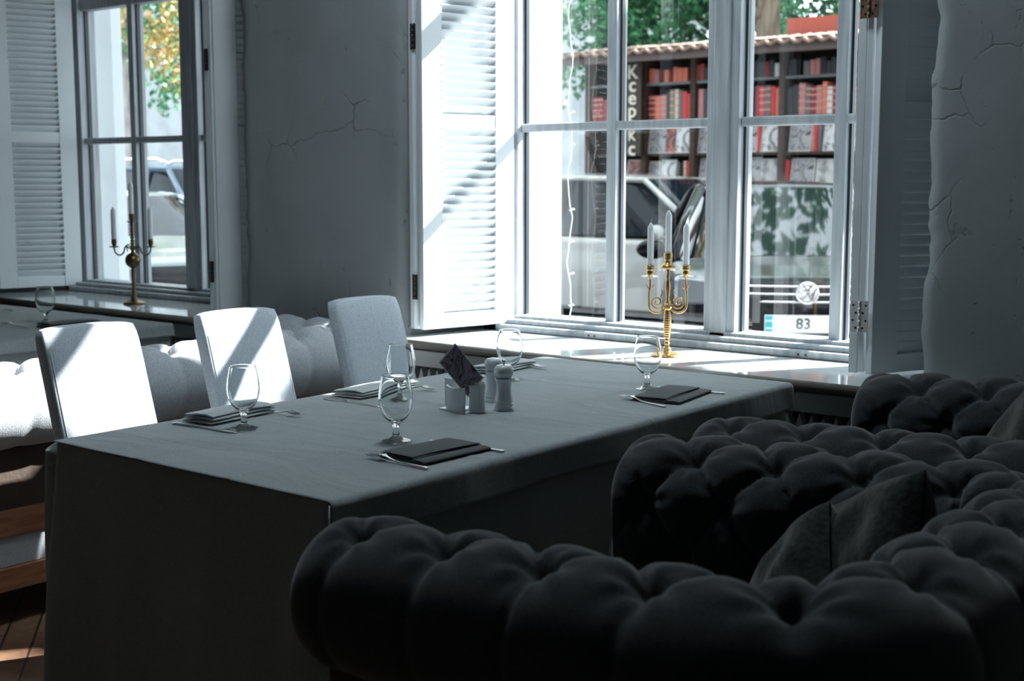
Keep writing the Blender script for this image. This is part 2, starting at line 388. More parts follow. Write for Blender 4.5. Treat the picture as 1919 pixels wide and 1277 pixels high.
# ------------------------------------------------------------------ windows
def window(idx, x0):
    """x0: left edge of the frame; the frame is 2.10 wide"""
    root = empty('window_%d' % idx, (x0, 4.55, .76)); root['kind'] = 'structure'
    W, H = 2.10, 2.76
    P = MB()
    z0 = .055
    y0, y1 = 0.0, .10
    # outer frame, stepped mouldings at the bottom
    P.box(0, .05, y0-.02, y1, 0, H); P.box(W-.05, W, y0-.02, y1, 0, H); P.box(0, W, y0-.02, y1, H-.05, H)
    P.box(0, W, y0-.115, y1, 0, .028); P.box(0, W, y0-.075, y1, .028, .048)
    P.box(0, W, y0-.03, y1, .0, .062)
    # central post and sash members
    P.box(.985, 1.125, y0-.015, y1, 0, H)
    P.box(1.02, 1.09, y0-.03, y1, 0, H)
    for a in (.525, 1.535): P.box(a-.023, a+.023, y0, y1-.02, .05, H-.04)
    P.build('frame', M['frame'], root, bevel=.004)
    B = MB()  # crossbars
    for z, hh, dd in ((.875, .018, .052), (1.66, .036, .075), (2.3, .036, .075)):
        for a, b in ((.045, .985), (1.125, W-.045)):
            B.box(a, b, y0+.003, y0+dd, z-hh, z+hh)
    B.build('crossbar', M['frame'], root, bevel=.008)
    G = MB()
    for a, b in ((.05, .502), (.548, .985), (1.125, 1.512), (1.558, 2.05)):
        G.box(a, a+.010, y0+.028, y0+.05, .06, H-.05); G.box(b-.006, b, y0+.028, y0+.05, .06, H-.05)
    G.build('gasket', M['gasket'], root)
    # deep white reveal lining and the large outer pane
    S = MB(); yo = .24
    for a, b in ((-.10, .004), (W-.004, W+.10)): S.box(a, b, y1-.01, .31, -.03, H)
    S.box(0, W, y1, .31, -.03, .02); S.box(0, W, y1, .31, H-.02, H+.02)
    S.build('reveal_lining', M['whitewood'], root)
    g = MB(); g.add([(.004, yo, .02), (W-.004, yo, .02), (W-.004, yo, H-.02), (.004, yo, H-.02)], [(0, 1, 2, 3)])
    g.build('pane', M['pane'], root)
    # screws
    Sc = MB()
    for a in (.5, .53, 1.45, 1.48):
        Sc.lathe([(0, 0), (.004, 0), (.004, .002), (0, .002)], 10, mat4=Matrix.Translation((a, y0-.1155, .014)) @ Matrix.Rotation(PI/2, 4, 'X'))
    Sc.build('screw', M['hinge_dark'], root)
    # sill with bullnose front
    sl = MB(); sl.box(-.16, W+.14, -.60, -.10, -.034, 0); sl.box(0, W, -.12, .08, -.034, 0)
    sl.build('sill', M['stone'], root, bevel=.002)
    nose = MB()
    pr = [(-.60 - .017*math.sin(t*PI), -.017 - .017*math.cos(t*PI)) for t in [k/8 for k in range(9)]]
    vs = []; n = len(pr)
    for x in (-.16, W+.14): vs += [(x, y, z) for y, z in pr]
    nose.add(vs, [(i, i+1, n+i+1, n+i) for i in range(n-1)] + [tuple(range(n)), tuple(range(n, 2*n))], True)
    nose.build('sill_edge', M['sillfront'], root)
    ap = MB()    # apron panel and the vent strip of zigzag teeth below it
    ap.box(-.15, W+.13, -.55, -.50, -.115, -.05)
    ap.box(-.15, W+.13, -.50, -.47, -.62, -.115)
    t = .044; x = -.15
    while x < W+.1:
        for dx, up in ((0, 1), (t/2, 0)):
            xx = x+dx
            tri = [(xx+.003, -.178), (xx+t-.003, -.178), (xx+t/2, -.120)] if up else [(xx+.003, -.115), (xx+t-.003, -.115), (xx+t/2, -.170)]
            if up:
                vs = [(px, yy, pz) for yy in (-.55, -.515) for px, pz in tri]
                ap.add(vs, [(0,1,2), (5,4,3), (0,3,4,1), (1,4,5,2), (2,5,3,0)])
        x += t
    ap.box(-.15, W+.13, -.55, -.515, -.62, -.175)
    ap.build('apron', M['apron'], root)
    vd = MB(); vd.box(-.14, W+.12, -.512, -.503, -.19, -.112); vd.build('vent_shade', M['black'], root)  # black sheet standing for the shade behind the vent teeth
    return root
window(1, -3.66); window(2, -6.93)

# ------------------------------------------------------------------ added ceiling lamp, unseen above the view, to brighten the table
def added_lamp_mat():
    m, N, L, b = new_mat('added_lamp_glow'); b.inputs['Base Color'].default_value = (.8, .8, .8, 1)
    b.inputs['Emission Color'].default_value = (.80, .93, 1.0, 1); b.inputs['Emission Strength'].default_value = 22; return m
M['glow_disc'] = added_lamp_mat()
for lx, ly, lb in ((-2.75, 3.0, 'added round flat ceiling lamp, unseen, brightening the long table'),):
    r = empty('added_lamp', (lx, ly, 4.0)); tag(r, lb, 'lamp')
    b = MB(); b.lathe([(0, 0), (.50, 0), (.50, -.06), (.48, -.075), (.46, -.075), (.46, -.03), (0, -.03)], 48); b.build('housing', M['frame'], r)
    b = MB(); rr_ = .44 if lx < -2 else .22; b.lathe([(0, -.034), (rr_, -.034), (rr_, -.070), (0, -.072)], 48); b.build('glow_disc', M['glow_disc'], r)

# ------------------------------------------------------------------ shutters
def panel(root, p0, ang, width, flip, z0=.79, z1=3.02, th=.03, tilt=48, sw=.11):
    """one louvred panel: p0 its near bottom corner (local), ang its direction in plan"""
    T = Matrix.Translation(p0) @ Matrix.Rotation(ang, 4, 'Z')
    h = z1-z0
    P = MB(); 
    P.box(0, sw, -th/2, th/2, 0, h, T); P.box(width-sw, width, -th/2, th/2, 0, h, T)
    rails = [(0, .062), (.838, .894), (1.75, 1.80), (h-.08, h)]
    for a, b in rails: P.box(sw, width-sw, -th/2+.002, th/2-.002, a, b, T)
    pn = P.build('panel_frame', M['whitewood'], root, bevel=.0025)
    S = MB()
    for (a, b) in ((.062, .838), (.894, 1.75), (1.80, h-.08)):
        n = round((b-a)/.0345); pt = (b-a)/n
        for k in range(n):
            z = a + (k+.5)*pt
            R = T @ Matrix.Translation((0, 0, z)) @ Matrix.Rotation(math.radians(tilt)*flip, 4, 'X')
            S.box(sw-.004, width-sw+.004, -.024, .024, -.0035, .0035, R)
    S.build('louvres', M['whitewood'], pn, bevel=.0015, seg=1)
    return pn
def hinge(root, x, y, z, m, big=False, k=1):
    H = MB()
    wd = .030 if big else .014; hh = .104
    H.box(x-wd, x-.002, y-.003, y, z, z+hh); H.box(x+.002, x+wd, y-.003, y, z, z+hh)
    for i in range(5): H.lathe([(0, 0), (.005, 0), (.005, .018), (0, .018)], 12, (x, y-.004, z+i*.0208+.001))
    h = H.build('hinge', m, root)
    if big:
        S = MB()
        for i in range(4):
            for sx in (-1, 1): S.lathe([(.0, 0), (.0035, 0), (.0035, .002), (0, .002)], 10, mat4=Matrix.Translation((x+sx*(.012+.010*(i % 2)), y-.003, z+.014+i*.025)) @ Matrix.Rotation(PI/2, 4, 'X'))
        S.build('screw', M['black'], h)
def shutter_left(x, label):
    r = empty('window_shutter', (x, 4.055, .77))
    tag(r, label, 'shutter', 'louvred window shutters')
    off = -.77
    panel(r, (0, 0, .79+off), math.radians(76), .475, -1, sw=.10)
    panel(r, (-.052, .0, .79+off), math.radians(79), .475, 1, sw=.10)
    e_ = MB(); e_.box(-.037, -.028, .004, .02, .02, 2.25); e_.build('meeting_strip', M['whitewood'], r)
    for z in (.915, 1.944): hinge(r, -.034, -.001, z+off, M['hinge_dark'])
def shutter_right(x, label, bright=None, bx=.055, ang=68):
    r = empty('window_shutter', (x, 4.12, .77)); tag(r, label, 'shutter', 'louvred window shutters')
    off = -.77
    panel(r, (0, 0, .775+off), PI/2+math.radians(1.5), .40, 1, z0=.775)
    panel(r, (bx, .0, .775+off), math.radians(ang), .46, -1, z0=.775, tilt=70)
    e_ = MB(); e_.box(.018, .036, .0, .016, .01, 2.25); e_.build('meeting_strip', M['whitewood'], r)
    for i, z in enumerate((.915, 1.93)):
        hinge(r, .028, -.018, z+off, (M['hinge_light'] if i == 0 else M['hinge_rust']) if bright else M['hinge_dark'], big=bool(bright))
shutter_left(-3.745, 'white louvred shutter in bright sun at the near window, crossed by diagonal shadows')
shutter_right(-1.855, 'grey shaded louvred shutter beside the dark sofas, bare metal hinge on its edge', True, bx=.055, ang=66)
shutter_left(-7.03, 'pale blue shaded louvred shutter behind the far table with one goblet')
shutter_right(-5.20, 'dark shaded louvred shutter standing edge-on between far window and plaster wall', False, bx=.055, ang=58)

# ================================================================== TABLES AND CLOTHS
def table(x0, x1, y0, y1, label, cl_label, over_label, grp):
    t = empty('dining_table', ((x0+x1)/2, (y0+y1)/2, 0)); tag(t, label, 'table')
    hx, hy = (x1-x0)/2-.03, (y1-y0)/2-.03
    b = MB(); b.box(-hx, hx, -hy, hy, .715, .745); b.build('table_top', M['darkwood'], t, bevel=.003)
    for sx in (-1, 1):
        for sy in (-1, 1):
            l = MB(); l.box(sx*(hx-.06)-.03, sx*(hx-.06)+.03, sy*(hy-.06)-.03, sy*(hy-.06)+.03, 0, .715); l.build('leg', M['darkwood'], t, bevel=.003)
    # floor length under-cloth
    c = MB(); L1 = x1-x0; L2 = y1-y0; per = 2*(L1+L2); n = 420
    def ring(s):
        s = s % per
        if s < L1: return (x0+s, y0), (0, -1), s
        s -= L1
        if s < L2: return (x1, y0+s), (1, 0), s
        s -= L2
        if s < L1: return (x1-s, y1), (0, 1), s
        s -= L1
        return (x0, y1-s), (-1, 0), s
    rows = [0, .012, .04, .1, .2, .32, .45, .6, .72, .752]
    def fn(u, v):
        s = u*per; (px, py), (nx, ny), loc = ring(s)
        k = v*(len(rows)-1); a = int(min(k, len(rows)-2)); tt = k-a; d = rows[a]*(1-tt)+rows[a+1]*tt
        # distance to the nearest corner makes the pleats gather there
        cd_ = min(abs(s-q) for q in (0, L1, L1+L2, 2*L1+L2, per))
        amp = min(d*1.0, .75)*.030*(1+1.2*math.exp(-(cd_/.18)**2))
        wv = math.sin(s*23+1.3*math.sin(s*5)) * .6 + math.sin(s*41+2)*.25 + .6*noise.noise(Vector((s*3.1, d*1.2, 3)))
        off = .004+.012*min(1, d*3)+amp*(1+wv)
        rx = 0; ry = 0
        return Vector((px+nx*off, py+ny*off, .7575-d+ (.0 if d > .01 else 0)))
    c.grid(fn, n, 45, closed_u=True)
    # flat top
    c.box(x0-.002, x1+.002, y0-.002, y1+.002, .7505, .7575)
    tag(c.build('tablecloth', M['clothdark'], fix=False), cl_label, 'tablecloth', grp)
    return t
table(-2.945, -1.965, 1.84, 3.85, 'long rectangular dining table hidden under grey cloths in the middle of the room',
      'floor-length dark grey tablecloth hanging in soft pleats round the long table', '', 'tablecloths')
# overlay cloth of the main table
def overlay(x0, x1, y0, y1, drops, name_label, m, zt=.7585, corner=True):
    """drops: overhang in the order -y, +x, +y, -x"""
    nx, ny = 90, 160
    def side(d, s):   # d distance past the edge -> outward offset, drop
        r = .012
        if d <= 0: return 0, 0
        if d < r*PI/2: return r*math.sin(d/r), r*(1-math.cos(d/r))
        return r + .10*(d-r*PI/2) + .012*math.sin(s*9)*min(1, (d-r*PI/2)*12), r+(d-r*PI/2)*.98
    c = MB(); X0, X1, Y0, Y1 = x0-drops[3], x1+drops[1], y0-drops[0], y1+drops[2]
    def axis(a0, a1, i0, i1, n):
        pts = [a0+(i0-a0)*k/10 for k in range(10)] if i0 > a0 else []
        pts += [i0+(i1-i0)*k/n for k in range(n+1)]
        if a1 > i1: pts += [i1+(a1-i1)*(k+1)/10 for k in range(10)]
        return pts
    xs = axis(X0, X1, x0, x1, nx); ys = axis(Y0, Y1, y0, y1, ny)
    vs = []
    for x in xs:
        for y in ys:
            px, py = max(x0, min(x1, x)), max(y0, min(y1, y))
            ox, dx = side(max(x-x1, x0-x), y); oy, dy = side(max(y-y1, y0-y), x)
            sx = 1 if x > x1 else -1; sy = 1 if y > y1 else -1
            z = zt - max(dx, dy) + .0
            if dx == 0 and dy == 0:
                # ironed folds and soft waves of the cloth top
                z += .0012*noise.noise(Vector((x*4, y*7, 0))) + .0012
                for fx in ((x0+x1)/2-.16, (x0+x1)/2+.17): z += .0022*math.exp(-((x-fx+.01*math.sin(y*3))/.008)**2)
                for fy in (y0+.52, y0+1.02, y0+1.55): z += .0020*math.exp(-((y-fy)/.008)**2)
            k = .35*min(dx, dy)
            vs.append(Vector((px+sx*(ox+k), py+sy*(oy+k), z)))
    m_ = len(ys); fs = []
    for i in range(len(xs)-1):
        for j in range(m_-1): fs.append((i*m_+j, (i+1)*m_+j, (i+1)*m_+j+1, i*m_+j+1))
    c.add(vs, fs, True)
    o = c.build('table_topper', m, fix=False); md = o.modifiers.new('s', 'SOLIDIFY'); md.thickness = .0015; md.offset = 1
    tag(o, name_label, 'tablecloth', 'tablecloths'); return o
overlay(-2.955, -1.952, 1.828, 3.862, (.0, .088, .0, .0), 'smooth grey top cloth over the long table, its hem showing along the sofa side', M['cloth'], zt=.7605)
fl = MB()   # loose flap at the near sofa-side corner and the gathered fold at the near chair-side corner
def flap(u, v): return Vector((-1.945+.03*u+.02*v, 1.822-.012*math.sin(u*PI)-.02*v, .756-.11*u-.02*v))
fl.grid(flap, 12, 6)
tcl = [q for q in COL.objects if q.name == 'tablecloth'][0]
o = fl.build('cloth_flap', M['clothdark'], tcl, fix=False); o.modifiers.new('s', 'SOLIDIFY').thickness = .003
fl = MB()
def fold(u, v):
    a = u*PI*1.25
    return Vector((-2.985+.045*math.cos(a)*(.6+.6*math.sin(min(1, v*3)*PI/2))*1.0-.01*v, 1.86-.03*math.sin(a), .752-.745*v-.02*(1-v)*math.sin(u*PI)))
fl.grid(fold, 16, 40)
o = fl.build('cloth_fold', M['clothdark'], fix=False); o.modifiers.new('s', 'SOLIDIFY').thickness = .003
o.parent = tcl
table(-6.55, -4.975, 2.72, 3.69, 'second rectangular table under dark cloths below the far window',
      'dark grey floor-length tablecloth on the far table', '', 'tablecloths')
overlay(-6.56, -4.965, 2.71, 3.70, (.09, .06, .0, .0), 'dark grey top cloth of the far table with a small overhang', M['cloth'], zt=.7605)

# ================================================================== PARSONS CHAIRS
def make_chair():
    r = empty('upholstered_chair', (0, 0, 0))
    def back(u, v):
        # u round the section, v up
        z = .30 + .68*v
        hw, th = .165, .034
        zz = (z-.46)/.53
        top = max(0, (z-.93)/.06); hw2 = hw*(1-.06*top**3)*(1-.02*zz); th2 = th*(1-.25*top)
        n = 6.0; a = u*2*PI
        ca, sa = math.cos(a), math.sin(a)
        x = th2*abs(ca)**(2/n)*(1 if ca > 0 else -1); y = hw2*abs(sa)**(2/n)*(1 if sa > 0 else -1)
        bow = .010*(1-(y/hw)**2)
        return Vector((x - .30*max(0, z-.42) + bow*0, y, z + (.006*(1-(y/hw)**2))*v))
    b = MB(); b.grid(back, 48, 30, closed_u=True)
    k = len(b.v)
    # cap the top with a gently domed lid
    ringi = [i*31+30 for i in range(48)]; c = sum((Vector(b.v[i]) for i in ringi), Vector())/48
    inner = [c.lerp(Vector(b.v[i]), .82)+Vector((0, 0, .006)) for i in ringi]
    base = len(b.v); b.v += [tuple(p) for p in inner] + [tuple(c+Vector((0, 0, .008)))]
    for i in range(48):
        j = (i+1) % 48
        b.f.append((ringi[i], ringi[j], base+j, base+i)); b.sm.append(True); b.mi.append(0)
        b.f.append((base+i, base+j, base+48)); b.sm.append(True); b.mi.append(0)
    bk = b.build('backrest', M['chairfab'], r)
    for sy in (-1, 1):
        se = MB(); se.tube([(.0285-.30*max(0, z-.42), sy*.1515*(1-.02*(z-.46)/.53), z) for z in [.32+.02*i for i in range(31)]], .0022, 6)
        se.build('seam', M['chairfab'], bk)
    s = MB(); s.box(-.02, .25, -.165, .165, .36, .47); s.build('seat', M['chairfab'], r, bevel=.025, seg=4)
    for sy in (-1, 1):
        l = MB(); l.tube([(.225, sy*.145, .38), (.23, sy*.148, .0)], [.024, .016], 8); l.build('leg', M['darkwood'], r)
        l = MB(); l.tube([(-.0, sy*.155, .40), (-.02, sy*.157, .2), (-.065, sy*.16, .0)], [.026, .022, .016], 8); l.build('leg', M['darkwood'], r)
    return r
chairs = [((-3.265, 2.250), 0, 'pale linen chair nearest the table end, brightly sunlit with a curved shadow at its corner'),
          ((-3.265, 2.812), 0, 'middle pale linen chair of the row of three, sunlit with a diagonal shadow band'),
          ((-3.265, 3.40), 0, 'blue-grey linen chair nearest the window, mostly in shade')]
ch0 = make_chair()
for i, (p, rz, lb) in enumerate(chairs):
    c = ch0 if i == 0 else copy_tree(ch0)
    c.location = (p[0], p[1], 0); c.rotation_euler.z = rz
    tag(c, lb, 'chair', 'chairs along the long table')

# ================================================================== CHESTERFIELD SOFAS
def make_sofa(name, L, D, zr, rise, fab, res, rc=.16, outer=M['brownfab']):
    """Local frame: back ridge along y at x=0, arms run to x=-D, seat side is -x. zr ridge height at the arm fronts."""
    r = empty(name)
    R = .135
    # plan path of the ridge: far arm front -> back -> near arm front
    segs = []; h = L/2
    tot = 2*(D-rc) + 2*(rc*PI/2) + (L-2*rc)
    def P(s):
        a = D-rc; q = rc*PI/2; b = L-2*rc
        if s < a: return Vector((-D+s, h, 0)), Vector((0, 1, 0))
        s -= a
        if s < q: t = s/rc; return Vector((-rc+rc*math.sin(t), h-rc+rc*math.cos(t), 0)), Vector((math.sin(t), math.cos(t), 0))
        s -= q
        if s < b: return Vector((0, h-rc-s, 0)), Vector((1, 0, 0))
        s -= b
        if s < q: t = s/rc; return Vector((-rc+rc*math.cos(t), -h+rc-rc*math.sin(t), 0)), Vector((math.cos(t), -math.sin(t), 0))
        s -= q
        return Vector((-rc-s, -h, 0)), Vector((0, -1, 0))
    su0 = .195; nb = round(tot/su0); su = tot/nb
    Lin = .30; A0 = PI; Larc = R*PI*1.42
    LV = Lin + Larc
    v0 = Lin + R*math.radians(108); sv = .122
    def prof(v):   # -> offset n (outward), z relative to ridge, normal angle vector
        if v < Lin: return -R+.012*(1-v/Lin), -R-(Lin-v), (-1, 0)
        a = PI-(v-Lin)/R
        return R*math.cos(a), -R+R*math.sin(a), (math.cos(a), math.sin(a))
    nu = int(tot/res); nv = int(LV/res)
    m = MB()
    def ampl(s, v):
        p = (s/su) + .5*0 + .5; q = (v0-v)/sv
        if q >= 0:
            a = p+q/2; b = p-q/2
            ex = .42
            g = (abs(math.sin(PI*a))*abs(math.sin(PI*b)))**ex
        else:
            e_ = .84+(.20-.84)*min(1, -q/.7); g = abs(math.sin(PI*p))**e_
        # button dimples
        k = round(q); 
        if k < 0: k = 0
        pc = round(p-(.5 if k % 2 else 0)) + (.5 if k % 2 else 0)
        du = (p-pc)*su; dv = (q-k)*sv
        dim = math.exp(-(du*du+dv*dv)/(.026**2))
        # radial puckers round each button
        dist = math.hypot(du, dv); an = math.atan2(dv, du)
        puck = .0035*math.cos(an*7+k+pc*2)*math.exp(-((dist-.05)/.03)**2)
        A = .034
        if q < 0: A = .034 - .021*min(1, -q/1.1)
        return A*(g-1) - .022*dim + puck + .006
    pts = []
    for i in range(nu+1):
        s = tot*i/nu; c, n = P(s)
        front = min(s, tot-s); rz = rise*min(1, front/(D*.95))
        e1 = min(1, front/.07); shr = math.sqrt(max(0, 1-(1-e1)**2)); 
        for j in range(nv+1):
            v = LV*j/nv; on, oz, (cn, sn) = prof(v)
            d = ampl(s, v)
            if front < .10: d = d*(front/.10)
            on += d*cn; oz += d*sn
            # round the arm front over
            k = .78+.22*shr
            if v > Lin*.5: on = on*k; oz = -R+(oz+R)*k if v >= Lin else oz
            bend = 0
            pts.append(Vector((c.x+n.x*on, c.y+n.y*on, zr+rz+oz)))
    fs = []; mm = nv+1
    for i in range(nu):
        for j in range(nv): fs.append((i*mm+j, (i+1)*mm+j, (i+1)*mm+j+1, i*mm+j+1))
    m.add(pts, fs, True)
    # front caps of the two arms
    for i, sgn in ((0, 1), (nu, -1)):
        ring = [i*mm+j for j in range(mm)]
        cpt = sum((pts[k] for k in ring[nv//3:]), Vector())/len(ring[nv//3:]); cpt.x -= .028
        b0 = len(m.v); rows = 5
        for q in range(1, rows+1):
            t = q/rows
            for k in ring: 
                pp = pts[k].lerp(Vector((cpt.x, cpt.y, min(cpt.z, pts[k].z) if False else cpt.z)), t); pp.x = pts[k].x - .028*math.sin(t*PI/2)
                m.v.append(tuple(pp))
        for q in range(rows):
            for j in range(nv):
                a = ring[j] if q == 0 else b0+(q-1)*mm+j; a2 = ring[j+1] if q == 0 else b0+(q-1)*mm+j+1
                m.f.append((a, a2, b0+q*mm+j+1, b0+q*mm+j)); m.sm.append(True); m.mi.append(0)
    up = m.build('tufted_upholstery', fab, r, fix=False)
    # buttons
    bm_ = MB(); bm_.lathe([(0, .005), (.006, .0042), (.010, .0015), (.011, -.002), (0, -.004)], 14)
    proto = None
    for k in range(0, 4):
        pc = .5 if k % 2 else 0
        while True:
            s = (pc-.5)*su
            if s > tot-.05: break
            if s > .05:
                v = v0-k*sv; on, oz, (cn, sn) = prof(v); c, n = P(s); d = ampl(s, v)-.001
                rz = rise*min(1, min(s, tot-s)/(D*.95))
                loc = Vector((c.x+n.x*(on+d*cn), c.y+n.y*(on+d*cn), zr+rz+oz+d*sn)); nrm = Vector((n.x*cn, n.y*cn, sn)).normalized()
                if proto is None: b_ = proto = bm_.build('button', fab, up)
                else: b_ = proto.copy(); COL.objects.link(b_); b_.parent = up
                b_.location = loc; b_.rotation_mode = 'QUATERNION'; b_.rotation_quaternion = nrm.to_track_quat('Z', 'Y')
            pc += 1
    # outer panel under the roll, wooden plinth and feet
    def shell(nm, o0, o1, z0, z1, mt, w=0):
        b = MB(); N_ = 120; vs = []
        for i in range(N_+1):
            s = tot*i/N_; c, n = P(s)
            for o_, z in ((o0, z0), (o1, z0), (o1, z1), (o0, z1)): vs.append(Vector((c.x+n.x*o_, c.y+n.y*o_, z+w*math.sin(s*60)*0)))
        fs = [(i*4+k, (i+1)*4+k, (i+1)*4+(k+1) % 4, i*4+(k+1) % 4) for i in range(N_) for k in range(4)]
        fs += [(0, 1, 2, 3), (N_*4+3, N_*4+2, N_*4+1, N_*4)]
        b.add(vs, fs, False); return b.build(nm, mt, r, bevel=.003)
    shell('outer_panel', -.10, .025, .34, zr-R-.02, outer)
    shell('base_rail', -.10, .040, .29, .375, M['redwood'])
    shell('base_cloth_strip', -.10, .030, .19, .29, fab)
    shell('plinth', -.10, .045, .115, .19, M['redwood'])
    s = MB(); s.box(-D-.01, -.10, -h+.12, h-.12, .12, .30); s.build('seat_base', fab, r, bevel=.01)
    s = MB(); s.box(-D-.03, -.12, -h+.125, h-.125, .30, .455); s.build('seat_cushion', fab, r, bevel=.04, seg=5)
    for sx in (-D+.06, -.04):
        for sy in (-h, h):
            l = MB(); l.lathe([(0, 0), (.018, 0), (.022, .02), (.032, .09), (.035, .118), (0, .118)], 16, (sx, sy, 0)); l.build('foot', M['darkwood'], r)
    return r
s1 = make_sofa('chesterfield_sofa', .95, .93, .842, .035, M['darkfab'], .0085)
s1.location = (-.72, 2.04, 0)
tag(s1, 'charcoal button-tufted rolled-arm sofa in the foreground, nearest the camera', 'sofa', 'charcoal tufted sofas')
s2 = copy_tree(s1); s2.location = (-.71, 3.275, 0)
tag(s2, 'charcoal button-tufted rolled-arm sofa nearest the window wall, behind the foreground one', 'sofa', 'charcoal tufted sofas')
s3 = make_sofa('chesterfield_sofa', 2.05, .80, .842, 0, M['lightfab'], .0125)
s3.location = (-3.845, 2.72, 0)
tag(s3, 'light grey tweed tufted sofa with wooden plinth behind the row of three chairs', 'sofa')

def pillow(loc, rot, size, label):
    m = MB()
    def mk(sg):
        def fn(u, v):
            a, b = u*2-1, v*2-1
            ex = (max(0, 1-abs(a)**2.6)*max(0, 1-abs(b)**2.6))**.42
            w = 1-.075*(1-abs(a)**2)*abs(b)**6; w2 = 1-.075*(1-abs(b)**2)*abs(a)**6
            th = .075*ex*(1+.25*noise.noise(Vector((a*2.3, b*2.3, sg*2+size))))
            return Vector((sg*(th+.002), a*size/2*w, b*size/2*w2))
        return fn
    m.grid(mk(1), 48, 48); m.grid(mk(-1), 48, 48)
    o = m.build('throw_pillow', M['pillowfab']); o.location = loc; o.rotation_euler = rot
    tag(o, label, 'pillow', 'dark velvet throw pillows'); return o
def facing(n, roll): 
    q = Vector(n).normalized().to_track_quat('X', 'Z'); return (q.to_matrix().to_4x4() @ Matrix.Rotation(math.radians(roll), 4, 'X')).to_euler()
pillow((-1.085, 2.20, .618), facing((-.72, -.62, .30), 52), .30, 'small dark velvet pillow leaning in front of a larger one on the foreground sofa')
pillow((-.97, 2.235, .67), facing((-.62, -.72, .28), 28), .37, 'large dark velvet pillow with its corner up against the far arm of the foreground sofa')
pillow((-.98, 3.13, .72), facing((-.80, -.55, .25), 40), .38, 'dark pillow on the sofa nearest the window wall, cut by the picture edge')

# ================================================================== TABLE SETTINGS
ZT = .7625
gob = [(0, 0), (.030, 0), (.0365, .0012), (.0368, .003), (.030, .0055), (.018, .010), (.011, .016), (.0085, .024), (.0080, .036), (.0100, .044), (.0125, .048),
       (.020, .054), (.030, .064), (.0385, .080), (.0430, .100), (.0432, .115), (.0405, .138), (.0360, .160), (.0345, .168), (.0338, .1685), (.0332, .168),
       (.0346, .160), (.0390, .138), (.0417, .115), (.0415, .100), (.0370, .080), (.0285, .0655), (.018, .0565), (.009, .053), (0, .0525)]
def smooth_prof(p, n=3):
    out = []
    for i in range(len(p)-1):
        a = p[max(i-1, 0)]; b = p[i]; c = p[i+1]; d = p[min(i+2, len(p)-1)]
        for k in range(n):
            t = k/n
            def cr(a, b, c, d): return .5*((2*b)+(-a+c)*t+(2*a-5*b+4*c-d)*t*t+(-a+3*b-3*c+d)*t**3)
            out.append((max(0, cr(a[0], b[0], c[0], d[0])), cr(a[1], b[1], c[1], d[1])))
    out.append(p[-1]); return out
g = MB(); g.lathe(smooth_prof(gob), 56)
goblets = [((-2.275, 2.365), 'empty stemmed goblet in front of the napkin nearest the camera on the sofa side'),
           ((-2.706, 2.237), 'empty stemmed goblet by the rolled napkin in front of the sunlit chairs'),
           ((-2.702, 2.833), 'empty stemmed goblet seen just behind the foremost goblet, before the third chair'),
           ((-2.235, 3.456), 'empty stemmed goblet below the brass candelabra, near the window'),
           ((-2.688, 3.33), 'empty stemmed goblet beside the white pepper mill, near the window sill'),
           ((-5.404, 3.337), 'empty stemmed goblet alone on the far table by the blue shutter')]
g0 = None
for (x, y), lb in goblets:
    if g0 is None: o = g0 = g.build('goblet', M['glass'])
    else: o = g0.copy(); COL.objects.link(o)
    o.location = (x, y, ZT); tag(o, lb, 'glass', 'stemmed goblets')
def fork_mesh():
    m = MB(); Lf = .20
    # handle: tapering flat bar along +x, arching; tines at the far end
    def hz(x): return .0035 + .010*math.exp(-((x-.150)/.028)**2) - 0*x
    n = 28; vs = []
    for i in range(n+1):
        x = .150*i/n; wv = .0065 - .0035*min(1, x/.09) + .0000; z = hz(x)
        if x > .135: wv = .003 + .008*((x-.135)/.015)
        vs += [(x, -wv, z), (x, wv, z), (x, wv, z+.0022), (x, -wv, z+.0022)]
    fs = [(i*4+k, (i+1)*4+k, (i+1)*4+(k+1) % 4, i*4+(k+1) % 4) for i in range(n) for k in range(4)] + [(0, 1, 2, 3), (n*4+3, n*4+2, n*4+1, n*4)]
    m.add(vs, fs, True)
    for t in range(4):
        y = -.0096+.0064*t; pts = []
        for i in range(13):
            u = i/12; x = .148+.054*u; z = .0140*(1-u)**1.2*(1-u*.3) - .002 + .010*u*u + .0035
            pts.append((x, y*(1-.05*u), z))
        m.tube(pts, [.0017]*11+[.0013, .0006], 6)
    def pal(u, v): return Vector((.143+.022*u, (v-.5)*.0215*(.5+.5*math.sin(min(1, u*1.6)*PI/2)), .0135-.0030*u*u-.001))
    m.grid(pal, 8, 8); m.grid(lambda u, v: pal(u, v)+Vector((0, 0, .002)), 8, 8)
    return m
def knife_mesh():
    m = MB(); n = 30; vs = []
    for i in range(n+1):
        u = i/n; x = .235*u
        if u < .42: w0 = .0055+.002*(1-u/.42); th = .0045
        else: w0 = .0055+.0045*math.sin(min(1, (u-.42)/.35)*PI/2); th = .0018
        if u > .85: w0 *= math.sqrt(max(0.02, 1-((u-.85)/.15)**2))
        vs += [(x, -w0, .0005), (x, w0*.8, .0005), (x, w0*.8, .0005+th), (x, -w0, .0005+th)]
    m.add(vs, [(i*4+k, (i+1)*4+k, (i+1)*4+(k+1) % 4, i*4+(k+1) % 4) for i in range(n) for k in range(4)] + [(0, 1, 2, 3), (n*4+3, n*4+2, n*4+1, n*4)], True)
    return m
